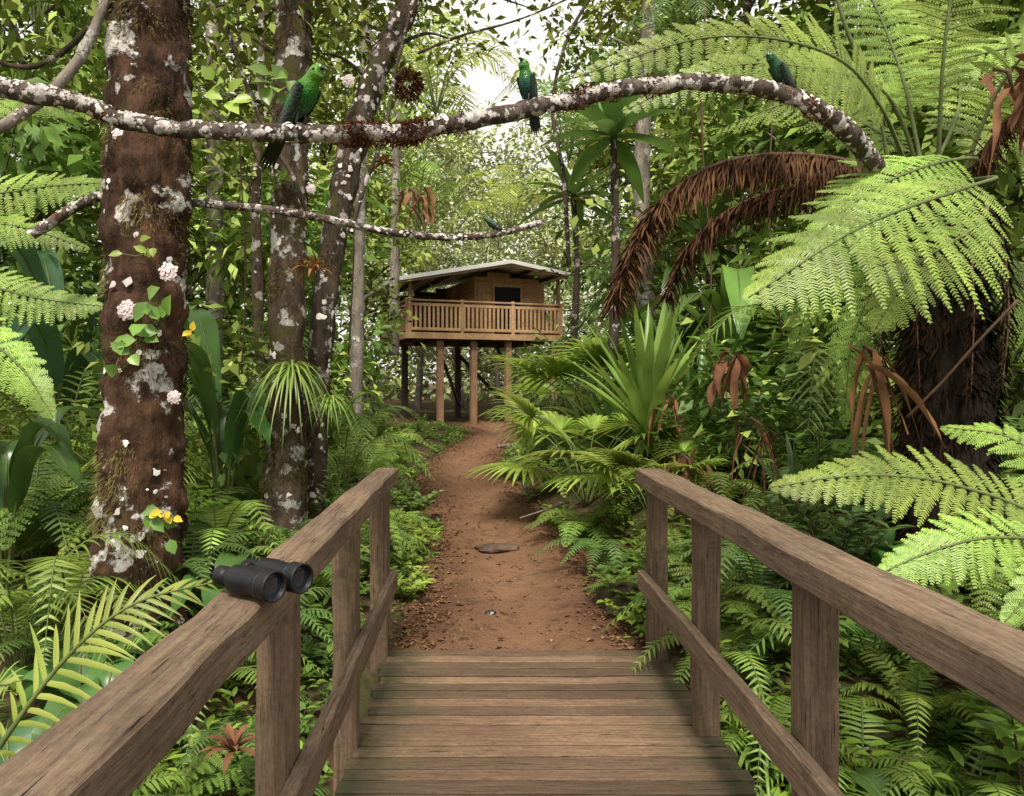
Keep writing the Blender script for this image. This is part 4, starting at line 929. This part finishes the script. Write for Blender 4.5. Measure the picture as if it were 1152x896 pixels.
while len(fill)<180 and tries<9000:
    tries+=1; y=Q.uniform(4.8,21); s=Q.choice((-1,1)); e=Q.uniform(.2,1)**1.5*5.2
    if y<8: e=Q.uniform(.35,3.6)
    x=interp(PCX,y)+s*(interp(PHW,y)+e)
    px=x/y*F+HX
    if px<-60 or px>1210: continue
    if y>15 and -4.8<x<3.8: continue
    if any((x-a)**2+(y-b)**2<.45**2 for a,b in placed): continue
    k=Q.choice(kinds) if e>1.2 else Q.choice(kinds[:6])
    if cnt.get((k[2],s),0)>=20: continue
    cnt[(k[2],s)]=cnt.get((k[2],s),0)+1
    sc=Q.uniform(.7,1.1)*(.46+.25*min(e,3.2))
    if k[0]=='palm_l': sc*=.6
    placed.append((x,y)); fill.append((y,x,s,k,sc))
fill.sort(key=lambda q:q[0]); cnt={}
for y,x,s,(k,nm,ds,cat),sc in fill:
    key=(ds,s); i=cnt.get(key,0); cnt[key]=i+1
    put(k,nm,'%s to the boardwalk among the %ss %s of the path'%(ORD[min(i,19)],ds,'left' if s<0 else 'right'),cat,x,y,Q.random()*6.28,sc,None,'undergrowth %ss beside the path'%ds)
nk=[('fern_m','fern','green fern','fern'),('fern_d','fern','dark fern','fern'),('fern_b','fern','finely cut fern','fern'),('broad','leafy_plant','broad-leaved plant','leafy plant'),('grass','grass_tuft','grassy tuft','grass'),('herb','herb','leafy herb','herb'),('fern_l','fern','pale fern','fern')]
near=[]; tries=0
while len(near)<34 and tries<3000:
    tries+=1; s=Q.choice((-1,1)); y=Q.uniform(1.9,4.7); x=-Q.uniform(.9,2.7) if s<0 else Q.uniform(1.35,3.1)
    if not -40<x/y*F+HX<1200: continue
    if any((x-a)**2+(y-b)**2<.38**2 for b,a,_,_ in near): continue
    near.append((y,x,s,Q.choice(nk)))
near.sort(key=lambda q:q[0]); cnt={}
for y,x,s,(k,nm,ds,cat) in near:
    key=(ds,s); i=cnt.get(key,0); cnt[key]=i+1
    put(k,nm,'%s to the viewer among the %ss beneath the %s railing'%(ORD[i],ds,'left' if s<0 else 'right'),cat,x,y,Q.random()*6.28,Q.uniform(.55,.85)*(1.5 if k=='herb' else 1),None,'%ss beneath the railings'%ds)

# ------------------------------------------------------------------ stuff
mb=MB(); n=0
while n<5600:
    near=n<900
    if near: y=R.uniform(1.2,4.7); x=R.choice((-1,1))*R.uniform(0,2.4); x=x-.75 if x<0 else x+1.2
    else:
        y=R.uniform(2.0,20) if R.random()<.75 else R.uniform(2,9); s=R.choice((-1,1)); e=abs(R.gauss(0,1))*1.1-.1
        x=interp(PCX,max(4,y))+s*(interp(PHW,max(4,y))+.04+e) 
    if y<4.6 and -.75<x<1.2: continue
    if y>4.5 and noise.noise(V((x*1.3,y*1.3,3)))<-.08: continue
    z=g(x,y); n+=1; c=V((x,y,z)); k=R.randint(4,7); h=R.uniform(.03,.14)*(1.8 if near else 1); mi=0 if noise.noise(V((x*.7,y*.7,9)))+R.gauss(0,.2)>0.2 else (1 if R.random()<.7 else 2)
    sz=R.uniform(.5,1.3)
    for q in range(k):
        a=q*6.28/k+R.random(); d=V((math.cos(a),math.sin(a),R.uniform(.1,.9))).normalized(); l=R.uniform(.05,.11)*sz; leafe(mb,c+UP*h*R.random(),d,UP,l,l*R.uniform(.3,.6),mi)
tag(mb.build('ground_cover',[lime_m,shrub_m,dark_m]),'low leafy ground cover lining both sides of the dirt path','ground cover',None,'stuff')
mb=MB()
for n in range(6200):
    y=4.4+15.6*R.random()**1.3; u=R.choice((-1,1))*(.98+R.gauss(0,.2)) if R.random()<.88 else R.uniform(-1,1); x=interp(PCX,y)+u*interp(PHW,y)
    z=max(g(x,y),pathz(x,y))+.008; a=R.random()*6.28; l=R.uniform(.02,.06); leafq(mb,V((x,y,z)),V((math.cos(a),math.sin(a),R.uniform(-.1,.3))).normalized(),UP,l,l*.45,0,.25)
tag(mb.build('leaf_litter',litter_m),'dry fallen leaves scattered along the edges of the dirt path','fallen leaves',None,'stuff')
mb=MB()
for n in range(700):
    y=4.5+13*R.random()**1.4; x=interp(PCX,y)+R.uniform(-1,1)*interp(PHW,y); r=R.uniform(.004,.016); z=pathz(x,y)-r*.3; k=6
    vs=[V((x+r*math.cos(j*PI/3)*R.uniform(.7,1.2),y+r*math.sin(j*PI/3)*R.uniform(.7,1.2),z)) for j in range(k)]+[V((x+R.gauss(0,r*.2),y,z+r*1.1))]
    mb.add(vs,[(j,(j+1)%k,k) for j in range(k)])
tag(mb.build('pebbles',stone_m,None,None,False),'small pebbles strewn over the dirt path','pebbles',None,'stuff')
mb=MB(); n=0
while n<900:
    y=R.uniform(6,24); s=R.choice((-1,1)); e=R.uniform(1.2,7); x=interp(PCX,y)+s*(interp(PHW,y)+e)
    if y>15 and -4.8<x<3.8 : continue
    px=x/y*F+HX
    if not -80<px<1230: continue
    n+=1; h=R.uniform(.1,1.1+.22*e); cluster(mb,V((x,y,g(x,y)+h)),.32,34,R.uniform(.09,.2),R.choice((0,1,1,2,2)),.8)
tag(mb.build('undergrowth',[crown_dark,crown_mid,shrub_m]),'tangled leafy undergrowth filling the forest floor behind the ferns','undergrowth',None,'stuff')
mb=MB()
for n in range(2600):
    y=R.uniform(36,50); x=R.uniform(-42,44)
    if n>2150: x=R.uniform(-.17,.15)*y
    px=x/y*F+HX
    z=R.uniform(.5,20) 
    if z>11 and noise.noise(V((x*.16,z*.16,y*.05)))>.08: continue
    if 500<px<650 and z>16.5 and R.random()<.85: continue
    mi=(1 if R.random()<.85 else 2) if 380<px<710 else R.choice((0,2,2,1)); cluster(mb,V((x,y,z)),1.1,26,.5,mi,.8)  # paler clusters in the centre imitate haze by colour
tag(mb.build('distant_forest',[crown_dark,crown_pale_haze,crown_mid]),'dense mass of far forest foliage closing the view behind the cabin','forest',None,'stuff')

# ------------------------------------------------------------------ small things on path
def chunk(name,label,cat,p,s,m,rz,am=.28):
    mb=MB(); b=bmesh.new(); bmesh.ops.create_icosphere(b,subdivisions=4,radius=1); b.verts.index_update(); vs=[]
    for v in b.verts:
        c=v.co.copy(); c=c*(1+am*noise.noise(c*1.7+V((p.x*9,p.y,0)))+.14*noise.noise(c*5)+.06*noise.noise(c*12)); vs.append(rotm('Z',rz)@V((c.x*s[0],c.y*s[1],c.z*s[2]))+p)
    mb.add(vs,[[v.index for v in f.verts] for f in b.faces]); b.free(); return tag(mb.build(name,m,None,p),label,cat)
x,y=(560-HX)/F*6.75,6.75; chunk('flat_stone','flat brown stone lying across the middle of the dirt path','stone',V((x,y,pathz(x,y)+.03)),(.2,.12,.04),flatstone_m,.15)
x,y=(552-HX)/F*5.1,5.1; chunk('stone','small dark stone on the path near the bridge end','stone',V((x,y,pathz(x,y)+.005)),(.04,.03,.018),bark_dark,.3)
x,y=(706-HX)/F*5.2,5.2; chunk('bank_clod','mossy earth clod in the bank at the right side of the path mouth','earth bank',V((x,y,g(x,y)-.02)),(.22,.4,.24),mossrock_m,.3,.45)
x,y=(722-HX)/F*4.75,4.75; chunk('rock','green mossy stone beside the right far rail post','rock',V((x,y,g(x,y)+.02)),(.13,.13,.1),mossrock_m,.9)
mb=MB(); P=curve([V((.35,14.6,.36)),V((.75,14.9,.38)),V((1.3,15.0,.42))],12); tube(mb,P,lambda t:.035-.012*t,7,0,.2,8); tag(mb.build('log',bark_pale,None,P[0]),'pale fallen stick at the right path edge near the cabin','stick')
mb=MB(); P=curve(pts3((640,565,7.6),(610,575,7.4),(585,583,7.2)),12); tube(mb,P,lambda t:.013-.006*t,6,0,.2,8); tag(mb.build('stick',bark_pale,None,P[0]),'thin twig poking from the right bank over the path','stick')
for lab,c,r in (('thin liana hanging left of the lichen-patched trunk',((270,-60,7),(268,120,7),(276,300,7.1),(272,420,7.2)),.008),('thin liana hanging beside the leaning trunk',((395,-40,7.5),(388,100,7.5),(398,260,7.5),(392,400,7.6)),.007),('dark liana hanging right of the pale trunk',((795,-40,8.5),(790,150,8.5),(800,300,8.6),(795,420,8.6)),.012),('bare liana hanging over the fern at the right',((870,110,6.5),(865,250,6.5),(880,380,6.6)),.008),('brown bare stalk slanting across the tree fern trunk',((1145,338,3.8),(1100,385,3.9),(1060,430,4.0),(1020,470,4.1)),.008),('long green stalk rising at the top right beside the fronds',((1000,190,4.2),(985,110,4.1),(955,40,4.0),(930,-40,4.0)),.011)):
    mb=MB(); P=curve(pts3(*c),24); tube(mb,P,lambda t:r,6,0,.2,6); tag(mb.build('vine',brown_stem if 'green' not in lab else stem_m,None,P[0]),lab,'vine')

# ------------------------------------------------------------------ light, world, camera
el=math.radians(56); sv=V((-.05,-.62,0)).normalized()*math.cos(el)+UP*math.sin(el)
L=bpy.data.lights.new('sun','SUN'); L.energy=5.0; L.angle=math.radians(11); L.color=(1,.93,.80)
lo=bpy.data.objects.new('sun',L); COL.objects.link(lo); lo.rotation_euler=(-sv).to_track_quat('-Z','Y').to_euler()
w=bpy.data.worlds.new('World'); SC.world=w; w.use_nodes=True; nt=w.node_tree; nt.nodes.clear()
sk=N(nt,'ShaderNodeTexSky',sky_type='NISHITA'); sk.sun_disc=False; sk.sun_elevation=el; sk.sun_rotation=math.atan2(sv.x,sv.y); sk.dust_density=3
hs=N(nt,'ShaderNodeHueSaturation'); hs.inputs['Saturation'].default_value=.3; nt.links.new(sk.outputs[0],hs.inputs['Color'])
cl=mixc(nt,.8,hs.outputs[0],(9.2,8.9,8.2))
bg=N(nt,'ShaderNodeBackground'); bg.inputs[1].default_value=.15; nt.links.new(cl,bg.inputs[0])
wo=N(nt,'ShaderNodeOutputWorld'); nt.links.new(bg.outputs[0],wo.inputs[0])
SC.view_settings.view_transform='Standard'; SC.view_settings.look='None'; SC.view_settings.exposure=0
cd=bpy.data.cameras.new('camera'); cd.sensor_width=36; cd.lens=F/1152*36; cd.shift_x=36/1152; cd.shift_y=-13/1152; cd.clip_end=1500; cd.clip_start=.02
co=bpy.data.objects.new('camera',cd); COL.objects.link(co); co.location=(0,0,CH); co.rotation_euler=(PI/2,0,0); SC.camera=co
